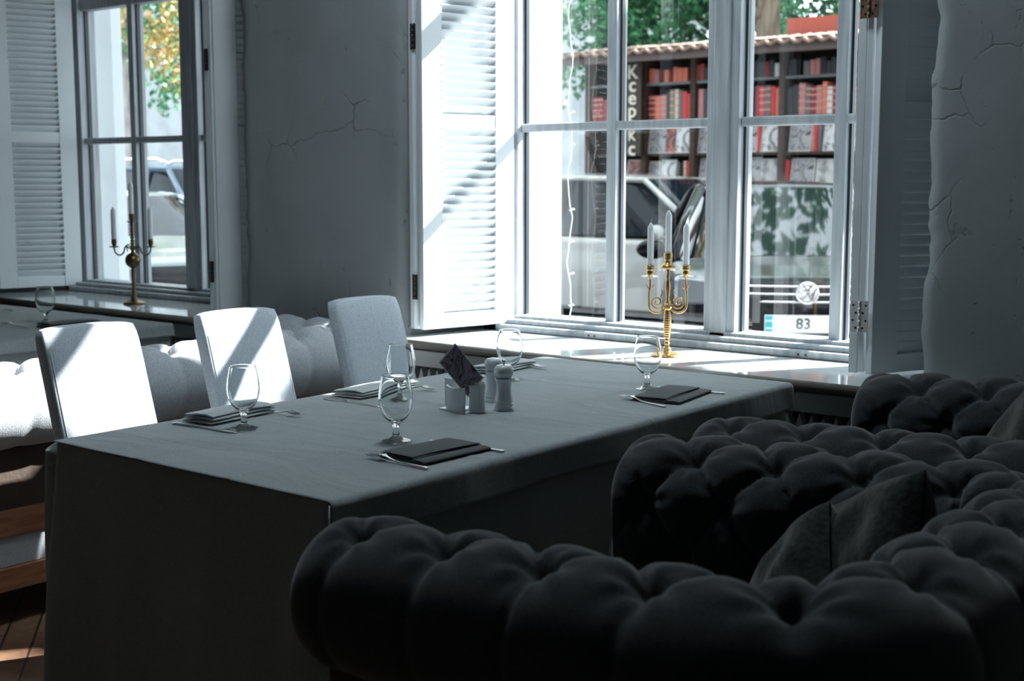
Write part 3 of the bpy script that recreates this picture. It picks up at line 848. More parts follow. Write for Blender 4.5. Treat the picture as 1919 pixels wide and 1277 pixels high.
def napkin_mesh(w, l, th, roll=False, second=.0):
    """folded napkin: stacked rounded layers; l along y, w along x"""
    m = MB()
    layers = 4 if not roll else 3
    for k in range(layers):
        t = th/layers; ww = w*(1-.03*k); ll = l*(1-.015*k); z0 = t*k
        def top(u, v, ww=ww, ll=ll, z0=z0, t=t, k=k):
            # closed tube section along y: superellipse
            a = u*2*PI; ca, sa = math.cos(a), math.sin(a)
            x = ww/2*abs(ca)**(.35)*(1 if ca > 0 else -1); z = t*.52*abs(sa)**(.8)*(1 if sa > 0 else -1)
            y = (v-.5)*ll; ed = 1 if .01 < v < .99 else .6
            lift = (.012*math.exp(-((x-ww*.15)/(ww*.35))**2)*(k+1)/layers*(.6+.4*math.sin(v*PI))) if roll else 0
            return Vector((x + .004*math.sin(v*5+k), y+.003*math.sin(a+k), z0+t*.5+z*ed + lift + .0012*noise.noise(Vector((x*30, y*14, k)))))
        m.grid(top, 40, 24, closed_u=True)
        for vv in (0, 1):
            ring = [top(i/40, vv) for i in range(40)]; m.add(ring, [tuple(range(40))], True)
    if second:
        def top2(u, v):
            a = u*2*PI; ca, sa = math.cos(a), math.sin(a)
            return Vector((w/2+second*.45+second*.55*ca, (v-.5)*l*.97-.006, .0045+.0042*sa))
        m.grid(top2, 20, 16, closed_u=True)
        for vv in (0, 1): m.add([top2(i/20, vv) for i in range(20)], [tuple(range(20))], True)
    return m
fork0 = fork_mesh(); knife0 = knife_mesh()
fo = ko = None
def put(kind, x, y, rz, label, z=ZT+.0005):
    global fo, ko
    if kind == 'fork':
        if fo is None: o = fo = fork0.build('fork', M['steel'], fix=True)
        else: o = fo.copy(); COL.objects.link(o)
        tag(o, label, 'fork', 'forks of the place settings')
    else:
        if ko is None: o = ko = knife0.build('knife', M['steel'], fix=True)
        else: o = ko.copy(); COL.objects.link(o)
        tag(o, label, 'knife', 'knives of the place settings')
    o.location = (x, y, z); o.rotation_euler = (0, 0, rz)
def setup(nx, ny, w, l, th, rz, m, label, roll=False, second=0, flip=0):
    o = napkin_mesh(w, l, th, roll, second).build('napkin', m, fix=True)
    o.location = (nx, ny, ZT+.003); o.rotation_euler = (0, 0, rz)
    tag(o, label, 'napkin', 'folded napkins')
R = math.radians
# sofa side: forks point towards -x
setup(-2.115, 2.318, .115, .238, .013, R(-2), M['napkin_dark'], 'dark charcoal folded napkin between fork and knife, nearest the camera', second=.040)
put('fork', -1.992, 2.172, PI+R(-3), 'fork beside the charcoal napkin nearest the camera')
put('knife', -1.980, 2.428, PI+R(1), 'knife under the far edge of the charcoal napkin nearest the camera')
setup(-2.120, 3.385, .115, .27, .013, R(9), M['napkin_dark'], 'dark charcoal folded napkin by the goblet below the candelabra', second=.040)
put('fork', -2.012, 3.205, PI+R(-17), 'fork beside the charcoal napkin nearest the window on the sofa side')
put('knife', -2.000, 3.522, PI+R(3), 'knife beyond the charcoal napkin near the brass candelabra')
# chair side: forks point towards +x
setup(-2.865, 2.320, .115, .24, .022, R(4), M['napkin_lit'], 'charcoal rolled napkin coloured as lit, behind the goblet before the sunlit chairs', roll=True)
put('fork', -2.905, 2.432, R(3), 'fork with raised tines beyond the rolled napkin coloured as lit')
put('knife', -2.905, 2.163, R(5), 'dark-looking knife beside the rolled napkin at the chair side near end')
setup(-2.86, 2.888, .12, .28, .018, R(4), M['napkin_lit'], 'charcoal folded napkin coloured as lit, in front of the third, shaded chair', roll=True)
put('fork', -2.915, 2.985, R(6), 'fork beyond the napkin of the middle chair-side setting')
put('knife', -2.888, 2.698, R(0), 'knife before the napkin of the middle chair-side setting')
setup(-2.865, 3.51, .12, .25, .018, R(2), M['napkin_lit'], 'napkin coloured as sunlit, by the goblet close to the window sill', roll=True)
put('fork', -2.945, 3.610, R(-3), 'fork close to the window sill beyond the sunlit napkin')
put('knife', -2.905, 3.335, R(2), 'knife by the sunlit napkin close to the window sill')
# far table
setup(-5.215, 3.335, .15, .24, .018, R(-8), M['napkin_dark'], 'dark napkin behind the back of the first chair on the far table', roll=True)
put('fork', -5.30, 3.185, PI+R(2), 'fork beside the dark napkin on the far table')
put('fork', -6.17, 3.50, R(4), 'fork at the picture edge on the far table')

# ------------------------------------------------------------------ condiments
def lathe_obj(name, prof, m, parent=None, loc=None, n=40):
    b = MB(); b.lathe(smooth_prof(prof, 2), n); return b.build(name, m, parent, loc=loc)
mill = [(0, 0), (.027, 0), (.028, .004), (.0275, .010), (.0255, .013), (.0275, .016), (.0275, .021), (.0255, .024), (.027, .027), (.026, .034), (.0225, .052), (.0215, .070), (.0235, .086), (.0265, .091), (.0265, .095), (.0235, .097), (0, .097)]
cap = [(0, .0975), (.0225, .0975), (.0235, .101), (.028, .108), (.0285, .120), (.0255, .129), (.018, .134), (.006, .136), (0, .136)]
def mill_obj(x, y, knob, s, label):
    r = empty('pepper_mill' if knob else 'salt_mill', (x, y, ZT)); tag(r, label, 'mill')
    sc = [(a*s, b*s) for a, b in mill]; lathe_obj('body', sc, M['whitewoodmill'], r)
    lathe_obj('cap', [(a*s, b*s) for a, b in cap], M['whitewoodmill'], r)
    if knob: lathe_obj('knob', [(0, .135*s), (.003, .135*s), (.003, .139*s), (.006, .142*s), (.0065, .146*s), (.004, .150*s), (0, .151*s)], M['steel'], r)
mill_obj(-2.352, 2.888, True, .97, 'white pepper mill with a small metal knob on top')
mill_obj(-2.47, 2.985, False, .96, 'white salt mill with a smooth rounded top, behind the sachet pot')
hr = empty('menu_holder', (-2.47, 2.835, ZT)); tag(hr, 'white ceramic two-plate holder gripping a printed card in the table centre', 'holder')
def plate(x0, y0, x1, y1, h, bow, name, th=.005):
    b = MB(); d = Vector((x1-x0, y1-y0)); n = Vector((d.y, -d.x)).normalized()
    def fn(sg):
        def g_(u, v):
            hh = h*(1-.06*math.sin(u*PI)) ; o_ = bow*math.sin(u*PI)*(.4+.6*v)+sg*th/2
            return Vector((x0+d.x*u+n.x*o_, y0+d.y*u+n.y*o_, hh*v))
        return g_
    b.grid(fn(1), 20, 12); b.grid(fn(-1), 20, 12)
    for u in (0, 1):
        b.add([fn(1)(u, v/12) for v in range(13)]+[fn(-1)(u, v/12) for v in range(12, -1, -1)], [tuple(range(26))])
    b.add([fn(1)(u/20, 1) for u in range(21)]+[fn(-1)(u/20, 1) for u in range(20, -1, -1)], [tuple(range(42))])
    return b.build(name, M['ceramic'], hr)
plate(-.005, -.052, .075, -.068, .075, .010, 'front_plate'); plate(-.075, .020, .008, .012, .080, -.006, 'back_plate')
b = MB(); b.box(-.03, .045, -.060, .015, 0, .006); b.build('base', M['ceramic'], hr, bevel=.002)
# the printed card: a thin sheet, tilted, standing between the plates
cA, cB, cC, cD = Vector((-2.425, 2.762, .962)), Vector((-2.458, 2.730, .908)), Vector((-2.398, 2.785, .808)), Vector((-2.365, 2.815, .862))
cn = (cB-cA).cross(cD-cA).normalized()*.0008
cb = MB(); cb.add([p+cn for p in (cA, cB, cC, cD)]+[p-cn for p in (cA, cB, cC, cD)], [(0,1,2,3), (7,6,5,4), (0,4,5,1), (1,5,6,2), (2,6,7,3), (3,7,4,0)])
co = cb.build('printed_card', M['paper']); tag(co, 'printed dark picture card with pale border leaning in the white holder', 'card')
q = MB(); c0 = (cA+cB+cC+cD)/4
for sg in (1, -1):
    q.add([c0+(p-c0)*.93+cn*1.25*sg for p in (cA, cB, cC, cD)], [(0, 1, 2, 3)])
q.build('picture', M['card'], co)
pr = empty('sachet_pot', (-2.385, 2.808, ZT)); tag(pr, 'waisted white pot packed with upright paper sachets beside the card holder', 'pot')
b = MB()
def pot(u, v):
    a = u*2*PI; ca, sa = math.cos(a), math.sin(a); k = .0225*(1-.16*math.sin(v*PI)+.03*v)
    return Vector((k*abs(ca)**.5*(1 if ca > 0 else -1)*1.0, k*.9*abs(sa)**.5*(1 if sa > 0 else -1), .006+.074*v))
b.grid(pot, 32, 16, closed_u=True); b.add([pot(i/32, 0) for i in range(32)], [tuple(range(32))]); b.build('pot_body', M['ceramic'], pr)
for i in range(9):
    s_ = MB(); s_.box(-.017+.004*i, -.0155+.004*i, -.016, .016, .012, .086+.006*random.random()); s_.build('sachet', M['paper'], pr)
for o in pr.children: o.rotation_euler.z = R(20)

# ------------------------------------------------------------------ candelabra
def candle(parent_unused, x, y, z, h, r, label):
    o = empty('candle', (x, y, z)); tag(o, label, 'candle', 'white taper candles')
    b = MB(); b.lathe([(0, 0), (r, 0), (r, .003), (r*1.0, h*.86), (r*.92, h*.895), (r*.25, h*.985), (0, h)], 24); b.build('wax', M['wax'], o)
    b = MB(); b.tube([(0, 0, h-.004), (0, 0, h+.005), (.004, .001, h+.010)], .0008, 6); b.build('wick', M['wick'], o)
def bob(name, prof, m, parent, loc): return lathe_obj(name, prof, m, parent, loc, 32)
def candelabra1(x, y, z):
    r = empty('candelabra', (x, y, z), R(38.8)); tag(r, 'brass three-armed candelabra with scrolls and glass drip trays on the near window sill', 'candlestick')
    bob('base', [(0, 0), (.052, 0), (.054, .003), (.052, .007), (.040, .012), (.022, .016), (.014, .022), (.016, .028), (.010, .034), (0, .034)], M['brass'], r, None)
    st = [(0, .032), (.010, .034), (.0075, .042), (.011, .048), (.0075, .054), (.010, .060), (.0075, .066)]
    for k in range(12): st += [(.0115+.004*math.sin(k/11*PI), .072+.0085*k), (.0098+.004*math.sin(k/11*PI), .076+.0085*k)]
    st += [(.008, .172), (.016, .178), (.016, .184), (.008, .188), (.012, .193), (.007, .198), (.0065, .22), (.0085, .24), (.0095, .262), (.006, .285), (.008, .295), (.005, .305), (.006, .325), (0, .326)]
    bob('stem', st, M['brass'], r, None)
    bob('candle_cup', [(0, .322), (.008, .322), (.027, .330), (.024, .340), (.014, .348), (.0135, .358), (.016, .362), (.0145, .366), (.0160, .376), (.0145, .380), (.0145, .386), (0, .386)], M['brass'], r, None)
    bob('drip_tray', [(0, .3175), (.030, .3205), (.034, .324), (.030, .3235), (0, .3205)], M['glass'], r, None)
    for s in (-1, 1):
        pts = []   # S-curve arm
        for k in range(15):
            a = PI*1.0*k/14; pts.append((s*(.010+.030*(1-math.cos(a))), 0, .190-.028*math.sin(a)))
        arm = MB(); P_ = pts + [(s*.070, 0, .215), (s*.069, 0, .24), (s*.066, 0, .262), (s*.066, 0, .290)]
        arm.tube(P_, .0042, 8)
        sp = []   # scroll
        for k in range(30):
            t = k/29; a = -PI*.9+t*PI*3.1; rr = .026*(1-t*.82); sp.append((s*(.040+rr*math.cos(a)*1.0), 0, .202+rr*math.sin(a)))
        arm.tube(sp, .003, 8)
        arm.tube([(s*.022, 0, .206), (s*.026, 0, .222), (s*.020, 0, .240), (s*.024, 0, .250)], [.0028, .0024, .002, .001], 6)
        arm.tube([(s*.060, 0, .250), (s*.054, 0, .262), (s*.052, 0, .272)], [.002, .002, .0006], 6)
        arm.tube([(s*.070, 0, .250), (s*.077, 0, .260), (s*.080, 0, .272)], [.002, .002, .0006], 6)
        a_ = arm.build('arm', M['brass'], r)
        lathe_obj('drip_tray', [(0, .291), (.030, .296), (.035, .300), (.030, .299), (0, .294)], M['glass'], a_, (s*.066, 0, 0))
        lathe_obj('candle_cup', [(0, .288), (.004, .288), (.006, .294), (.012, .302), (.0135, .312), (.011, .320), (.0150, .324), (.0135, .330), (.0150, .334), (.0135, .340), (0, .340)], M['brass'], a_, (s*.066, 0, 0))
    for s, zz, hh in ((0, .386, .158), (-1, .340, .158), (1, .340, .158)):
        dx, dy = s*.066*math.cos(R(38.8)), s*.066*math.sin(R(38.8))
        candle(None, x+dx, y+dy, z+zz, hh, .0115, ['white taper candle nearest the plaster side on the brass candelabra', 'tallest white taper candle in the middle cup of the brass candelabra', 'white taper candle nearest the central post on the brass candelabra'][s+1])
candelabra1(-2.616, 4.176, .7605)
def candelabra2(x, y, z):
    r = empty('candelabra', (x, y, z), R(38.8)); tag(r, 'dark bronze candelabra with a ball in its stem on the far window sill', 'candlestick')
    bob('base', [(0, 0), (.054, 0), (.056, .004), (.050, .010), (.026, .018), (.014, .034), (.012, .045), (0, .045)], M['bronze'], r, None)
    st = [(0, .04)]
    for k in range(14): st += [(.0135 - .002*(k % 2), .045+.0105*k), (.0095, .050+.0105*k)]
    st += [(.010, .195), (0, .196)]
    bob('stem', st, M['bronze'], r, None)
    bob('ball', [(0, .188), (.012, .190), (.028, .200), (.037, .215), (.040, .230), (.037, .245), (.028, .260), (.012, .270), (0, .272)], M['bronze'], r, None)
    st = [(0, .268)]
    for k in range(10): st += [(.0125, .270+.016*k), (.0070, .278+.016*k)]
    st += [(.008, .425), (.026, .433), (.026, .436), (.008, .438), (.012, .446), (.0125, .462), (.0125, .474), (0, .474)]
    bob('upper_stem', st, M['bronze'], r, None)
    for s in (-1, 1):
        arm = MB()
        pts = [(s*.008, 0, .292), (s*.022, 0, .296), (s*.030, 0, .310), (s*.038, 0, .300)]
        for k in range(13):
            a = PI+PI*k/12; pts.append((s*(.069+.027*math.cos(a)), 0, .292-.0-.034*abs(math.sin(a))*1.0 + .0))
        pts += [(s*.096, 0, .300)]
        arm.tube(pts, .0042, 8)
        arm.tube([(s*.010, 0, .300), (s*.024, 0, .316), (s*.032, 0, .300), (s*.024, 0, .276)], .003, 6)
        a_ = arm.build('arm', M['bronze'], r)
        lathe_obj('candle_cup', [(0, .296), (.024, .300), (.025, .304), (.008, .306), (.0125, .314), (.0125, .342), (0, .342)], M['bronze'], a_, (s*.096, 0, 0))
    for s, zz, hh in ((0, .474, .170), (-1, .342, .168), (1, .342, .168)):
        dx, dy = s*.096*math.cos(R(38.8)), s*.096*math.sin(R(38.8))
        candle(None, x+dx, y+dy, z+zz, hh, .0125, ['shaded taper candle on the outer cup of the dark bronze candelabra, towards the blue shutter', 'tallest taper candle on the dark bronze candelabra', 'shaded taper candle on the bronze candelabra, towards the plaster wall'][s+1])
candelabra2(-5.914, 4.174, .7605)

# ------------------------------------------------------------------ string lights in the windows
def lights(x, y, label):
    r = empty('string_light', (x, y, .8)); tag(r, label, 'string light')
    b = MB(); pts = [(.012*math.sin(k*.9)+.004*math.sin(k*2.3), 0, k*.05) for k in range(45)]; b.tube(pts, .0022, 6); b.build('cord', M['paper'], r)
    for k in range(7):
        q = MB(); z = .06+k*.14; q.tube([(0, 0, z), (.018+.006*(k % 2), -.004, z+.006), (.030, -.004, z+.004)], [.003, .005, .002], 8); q.build('bulb', M['paper'], r)
lights(-3.455, 4.70, 'white fairy-light cord hanging inside the near window'); lights(-6.62, 4.70, 'thin fairy-light cord hanging inside the far window')

# ================================================================== OUTSIDE
f = MB(); f.box(-60, 40, 5.2, 60, -.25, -.15); struct(f.build('ground', M['asphalt']))
f = MB(); f.box(-60, 40, 13.2, 16, -.15, -.05); struct(f.build('pavement', M['pavement']))

def car(name, label, paint, L=4.6, Wd=1.82, Ht=1.46, suv=False, hf=.80, bf=0):
    """Car with its nose at x=0 pointing to -x... body runs to +x. Local z=0 is the ground."""
    r = empty(name); tag(r, label, 'car')
    belt = Ht*(bf or (.63 if not suv else .60))
    hood0 = belt*hf; hood1 = belt*1.0
    cowl = L*.235 if not suv else L*.22
    # body stations: x, z of the top at the centre, half width, bottom z, plan inset
    st = [(.00, hood0*.86, .60, .28), (.05, hood0*.93, .74, .22), (.18, hood0*.985, .84, .19), (.45, hood0*1.04, .93, .18), (.8, hood0*1.10, .98, .18),
          (cowl, hood1, 1.0, .18), (L*.4, hood1, 1.0, .18), (L*.6, hood1*1.01, 1.0, .18), (L*.82, hood1*1.03, 1.0, .18), (L-.35, hood1*1.02, .96, .20), (L-.10, hood1*.98, .88, .25), (L, hood1*.9, .76, .35)]
    def interp(x):
        for i in range(len(st)-1):
            if x <= st[i+1][0]:
                t = (x-st[i][0])/(st[i+1][0]-st[i][0]); t = t
                return [st[i][k]*(1-t)+st[i+1][k]*t for k in range(1, 4)]
        return list(st[-1][1:])
    hw = Wd/2
    wx = (L*.185, L*.79); wr = .335 if not suv else .38
    def sect(u, v):
        x = L*(u**1.0); zt, wf, zb = interp(x); w0 = hw*wf
        # v 0..1 from the lower left over the top to the lower right
        a = v*2-1; s = 1 if a > 0 else -1; t = 1-abs(a)   # t: 0 at the sill, 1 at the centre line
        if t < .5:
            k = t/.5; z = zb+(zt*.93-zb)*k; bulge = 1-.05*(1-k)**2-.035*k**3
            y = w0*bulge
            # wheel arch
            for cx in wx:
                d = math.hypot(x-cx, z-wr)
                if d < wr+.07 and k < .85: y -= .16*min(1, (wr+.07-d)/.03)
        else:
            k = (t-.5)/.5; z = zt*.93+(zt*.07)*math.sin(k*PI/2)+.0; y = w0*(.965-.965*k**1.0) if True else 0
            z = zt*.93+zt*.07*math.sqrt(max(0, 1-(1-k)**2.2))
        return Vector((x, s*y, z))
    b = MB(); b.grid(sect, 130, 64)
    b.add([sect(0, j/64) for j in range(65)], [tuple(range(65))]); b.add([sect(1, j/64) for j in range(65)], [tuple(range(65))])
    body = b.build('body', paint, r)
    # greenhouse: rings at the belt and at the roof
    xr0 = cowl+ (.78 if not suv else .72); xr1 = L*.70 if not suv else L*.86; xb1 = L*.86 if not suv else L*.965
    bz = hood1*.985
    def gh(u, v, inset=0):
        t = v; x0 = cowl-.05+(xr0-cowl+.05)*t; x1 = xb1+(xr1-xb1)*t
        yb = hw*.93; yt = hw*(.66 if not suv else .72); y = yb+(yt-yb)*t; z = bz+(Ht*.965-bz)*t
        n = 3.2; a = u*2*PI; ca, sa = math.cos(a), math.sin(a); cx = (x0+x1)/2; rx = (x1-x0)/2
        return Vector((cx+rx*abs(ca)**(2/5.)*(1 if ca > 0 else -1), y*abs(sa)**(2/5.)*(1 if sa > 0 else -1), z))
    g_ = MB(); g_.grid(gh, 96, 14, closed_u=True); g_.build('windows', M['windscreen'] if paint is M['blackpaint'] else M['carglass'], r)
    # roof dome
    rf = MB()
    def roof(u, v):
        p = gh(u, 1); c = Vector(((xr0+xr1)/2, 0, Ht)); q = p.lerp(Vector((c.x, c.y, p.z)), v); q.z = Ht*.955+(Ht*.045)*math.sqrt(max(0, 1-(1-v)**2.2))
        return q
    rf.grid(roof, 96, 10, closed_u=True)
    rf.build('roof', paint, r)
    pl = MB()
    for sy in (-1, 1):
        A = Vector((cowl-.02, sy*hw*.90, bz)); B_ = Vector((xr0+.05, sy*hw*.66*1.0, Ht*.955)) if not suv else Vector((xr0+.05, sy*hw*.72, Ht*.955))
        pl.tube([A, A.lerp(B_, .5)+Vector((-.02, sy*.02, .02)), B_], .032, 8)
        C_ = Vector((xb1-.05, sy*hw*.90, bz)); D_ = Vector((xr1-.05, B_.y, Ht*.955)); pl.tube([D_, D_.lerp(C_, .5)+Vector((.03, sy*.02, .03)), C_], .05, 8)
        pl.tube([B_, B_.lerp(D_, .5)+Vector((0, 0, .02)), D_], .028, 8)
        mx_ = L*.47; pl.tube([Vector((mx_, sy*hw*.915, bz)), Vector((mx_-.02, sy*(abs(B_.y)+.015), Ht*.955))], .03, 8)
    pl.build('pillars', paint, r)
    for sy in (-1, 1):
        mr = MB(); T = Matrix.Translation((cowl+.42, sy*(hw*.93+.12), bz+.06))
        def mf(u, v, T=T, sy=sy):
            a = u*2*PI; b_ = v*PI; p = Vector((math.cos(b_)*.06, math.sin(b_)*math.cos(a)*.125, math.sin(b_)*math.sin(a)*.075)); return T @ p
        mr.grid(mf, 20, 12, closed_u=True); mr.tube([(cowl+.42, sy*hw*.9, bz+.0), (cowl+.42, sy*(hw*.93+.10), bz+.05)], .02, 8)
        mr.build('wing_mirror', paint, r)
    for cx in wx:
        for sy in (-1, 1):
            t_ = MB(); T = Matrix.Translation((cx, sy*(hw-.13), wr)) @ Matrix.Rotation(PI/2, 4, 'X')
            t_.lathe([(wr*.62, -.10), (wr*.95, -.10), (wr, -.07), (wr, .07), (wr*.95, .10), (wr*.62, .10), (wr*.62, -.10)], 40, mat4=T); ty = t_.build('tyre', M['rubber'], r)
            q_ = MB(); q_.lathe([(0, -.06), (wr*.62, -.09), (wr*.62, .09), (0, .06)], 30, mat4=T)
            for k in range(5):
                q_.box(-.03, .03, 0, wr*.6, -.105, .105, T @ Matrix.Rotation(k*2*PI/5, 4, 'Z'))
            q_.build('rim', M['chrome'] if paint is not M['blackpaint'] else M['lamp'], ty)
    r['half'] = hw
    return r, dict(L=L, hw=hw, hood0=hood0, belt=hood1, Ht=Ht)
def head_lamps(r, x, hw, z, w=.30, h=.14):
    for sy in (-1, 1):
        b = MB()
        def fn(u, v, sy=sy): 
            a = (u-.5)*PI; return Vector((x+.02+.22*max(0, (u-.15))**1.6*1.0, sy*(hw*.45+ (hw*.44)*u), z+(v-.5)*h*(1-.35*(1-u))))
        b.grid(fn, 12, 6); o = b.build('headlamp', M['lamp'], r, fix=False); o.modifiers.new('s', 'SOLIDIFY').thickness = .02
# --- black car facing the window
bc, I = car('parked_car', 'black saloon car parked nose-on outside the near window, number plate and chrome grille bars showing', M['blackpaint'], 4.35, 1.84, 1.50, hf=.95)
hw = I['hw']; z0 = I['hood0']
gr = MB()
for z in (.735, .785, .835):
    gr.tube([(-.012+.10*abs(t)**2.2, t*.60, z) for t in [k/10-1 for k in range(21)]], .009, 8)
gr.build('grille_bars', M['chrome'], bc)
b = MB(); b.grid(lambda u, v: Vector((-.004+.10*abs(u*2-1)**2.2, (u*2-1)*.60, .70+.17*v)), 20, 4); b.build('grille_mesh', M['plastic'], bc, fix=False, solid=.01)
em = MB(); TE = Matrix.Translation((-.030, 0, .795)) @ Matrix.Rotation(-PI/2, 4, 'Y')
em.lathe([(.062, 0), (.074, 0), (.074, .012), (.062, .012), (.062, 0)], 36, mat4=TE)
em.lathe([(0, -.012), (.066, -.012), (.066, -.004), (0, -.004)], 36, mat4=TE)
def stroke(m_, p, q, wd, T, z=.006):
    p, q = Vector(p), Vector(q); d_ = (q-p).normalized(); n_ = Vector((-d_.y, d_.x))*wd/2
    vs = [(p+n_), (q+n_), (q-n_), (p-n_)]; V = [T @ Vector((v.y, v.x, zz)) for zz in (-.002, z) for v in vs]
    m_.add(V, [(0,1,2,3), (7,6,5,4), (0,4,5,1), (1,5,6,2), (2,6,7,3), (3,7,4,0)])
for p, q in (((-.030, .054), (0, .012)), ((0, .012), (.030, .054)), ((-.054, .030), (-.026, -.046)), ((-.026, -.046), (0, .004)), ((0, .004), (.026, -.046)), ((.026, -.046), (.054, .030))):
    stroke(em, p, q, .012, TE)
em.build('round_emblem', M['chrome'], bc)
lp = MB(); lp.box(-.040, -.028, -.265, .265, .54, .655); npl = lp.build('number_plate', M['plate'], bc, bevel=.003)
bb = MB()
for z, zz in ((.548, .564), (.576, .612), (.624, .650)): bb.box(-.0425, -.0395, .215, .258, z, zz)
bb.build('country_band', M['cyan'], npl)
text_mesh('plate_digits', '83', .095, .001, M['ink'], npl, Matrix.Translation((-.041, .02, .597)) @ Matrix(((0, 0, -1, 0), (-1, 0, 0, 0), (0, 1, 0, 0), (0, 0, 0, 1))))
li = MB(); li.grid(lambda u, v: Vector((-.010+.12*abs(u*2-1)**2.5, (u*2-1)*.70, .28+.20*v)), 20, 4); li.build('lower_intake', M['plastic'], bc, fix=False, solid=.01)
for sy in (-1, 1):
    b = MB(); b.grid(lambda u, v: Vector((.035+.02*u, sy*(.50+.16*u), .26+.11*v)), 6, 6); b.build('fog_lamp', M['lamp'], bc, fix=False, solid=.02)
head_lamps(bc, -.02, hw, .79, h=.18)
b = MB(); b.box(.30, .36, hw*.93, hw*.965, .66, .70); b.build('side_indicator', M['orange'], bc)
bc.location = (-3.80, 7.72, -.10); bc.rotation_euler = (0, 0, math.atan2(.84, -.542))
# --- white car side-on, behind
wc, I = car('parked_car', 'white car seen side-on behind the black saloon, in front of the book kiosk', M['whitepaint'], 4.5, 1.80, 1.62, True)
wc.location = (-6.0, 12.55, -.15); wc.rotation_euler = (0, 0, PI)
# --- pale car outside the far window, nose to the right
pc, I = car('parked_car', 'pale blue-white car with dark grille outside the far window, foremost', M['bluepaint'], 4.5, 1.82, 1.42, hf=.86, bf=.72)
head_lamps(pc, -.02, I['hw'], .76, h=.12)
b = MB(); b.grid(lambda u, v: Vector((-.012+.06*abs(u*2-1)**2, (u*2-1)*(.42+.10*v), .54+.26*v)), 16, 4); b.build('grille', M['plastic'], pc, fix=False, solid=.01)
b = MB(); b.grid(lambda u, v: Vector((-.015+.08*abs(u*2-1)**2, (u*2-1)*.62, .28+.15*v)), 16, 4); b.build('lower_intake', M['plastic'], pc, fix=False, solid=.01)
pc.location = (-9.25, 7.0, -.12); pc.rotation_euler = (0, 0, PI+R(-20))
# --- dark suv behind it
dc, I = car('parked_car', 'dark blue high-roofed car with roof rails outside the far window, behind the pale one', M['navypaint'], 4.7, 1.88, 1.74, True)
dc.location = (-11.2, 10.3, -.15); dc.rotation_euler = (0, 0, PI+R(-4))
b = MB()
for sy in (-1, 1): b.tube([(1.9, sy*.62, 1.74), (2.1, sy*.64, 1.80), (3.7, sy*.64, 1.80), (3.9, sy*.62, 1.74)], .02, 8)
b.build('roof_rails', M['chrome'], dc)

# ------------------------------------------------------------------ the book kiosk
KY = 14.2
kr = empty('book_kiosk', (-7.6, KY, -.05)); tag(kr, 'dark timber street kiosk with a tiled roof and shelves full of books', 'kiosk')
def K(x, y, z): return (x+7.6, y, z+.05)
def kbox(mb, x0, x1, y0, y1, z0, z1): mb.box(x0+7.6, x1+7.6, y0, y1, z0+.05, z1+.05)
XL, XR = -10.2, -4.9
posts = [-10.15, -9.285, -8.57, -7.37, -6.30, -5.0]
b = MB(); kbox(b, XL, XR, .40, .46, -.05, 2.9); b.build('back_wall', M['kioskin'], kr)
b = MB(); kbox(b, XL, XR, -.02, .45, -.05, .55); b.build('counter', M['kioskwood'], kr, bevel=.01)
for px in posts:
    b = MB(); kbox(b, px-.035, px+.035, -.02, .40, .55, 2.88); b.build('post', M['kioskwood'], kr)
for z in (.95, 1.33, 1.725, 2.15, 2.60):
    b = MB(); kbox(b, XL, XR, .0, .40, z-.03, z); b.build('shelf', M['kshelf'] if z > 2.1 else M['kioskwood'], kr)
b = MB(); kbox(b, XL-.2, XR+.2, -.50, -.44, 2.83, 2.99); b.build('fascia', M['fascia'], kr)
b = MB(); kbox(b, XL-.1, XR+.1, -.45, .45, 2.88, 2.93); b.build('soffit', M['kioskwood'], kr)
# tiled roof: rows of overlapping half-round tiles on a slope
rt = MB()
def rooft(u, v):
    x = XL-.3+(XR-XL+.6)*u; ph = math.sin(x*2*PI/.16)
    return Vector((x+7.6, -.58+1.5*v, 3.00+.20*v+.018*ph + .012*((v*10) % 1) + .015*noise.noise(Vector((x*3, v*8, 0)))))
rt.grid(rooft, 420, 60)
rt.build('tiled_roof', M['tile'], kr, fix=False, solid=.03)
b = MB(); kbox(b, XL-.3, XR+.3, .90, .98, 2.9, 3.16); b.build('roof_back', M['kioskwood'], kr)
rr = MB(); kbox(rr, -8.0, -6.3, 1.3, 1.36, 3.05, 3.42); o = rr.build('raised_red_edge', M['redroof'], kr)
# sign with vertical letters
sg = empty('vertical_sign', (-9.37, KY-.10, 1.70)); tag(sg, 'narrow dark sign board with cream letters stacked down the kiosk front', 'sign')
b = MB(); b.box(-.11, .115, -.02, .02, 0, 1.16); b.build('board', M['signboard'], sg, bevel=.004)
for i, (chh, sz) in enumerate((('K', .24), ('c', .25), ('e', .25), ('p', .25), ('o', .25), ('K', .17), ('c', .25))):
    z = 1.03 - i*.158
    text_mesh('letter', chh, sz, .012, M['letter'], sg, Matrix.Translation((.0, -.033, z)) @ Matrix(((1, 0, 0, 0), (0, 0, -1, 0), (0, 1, 0, 0), (0, 0, 0, 1))))
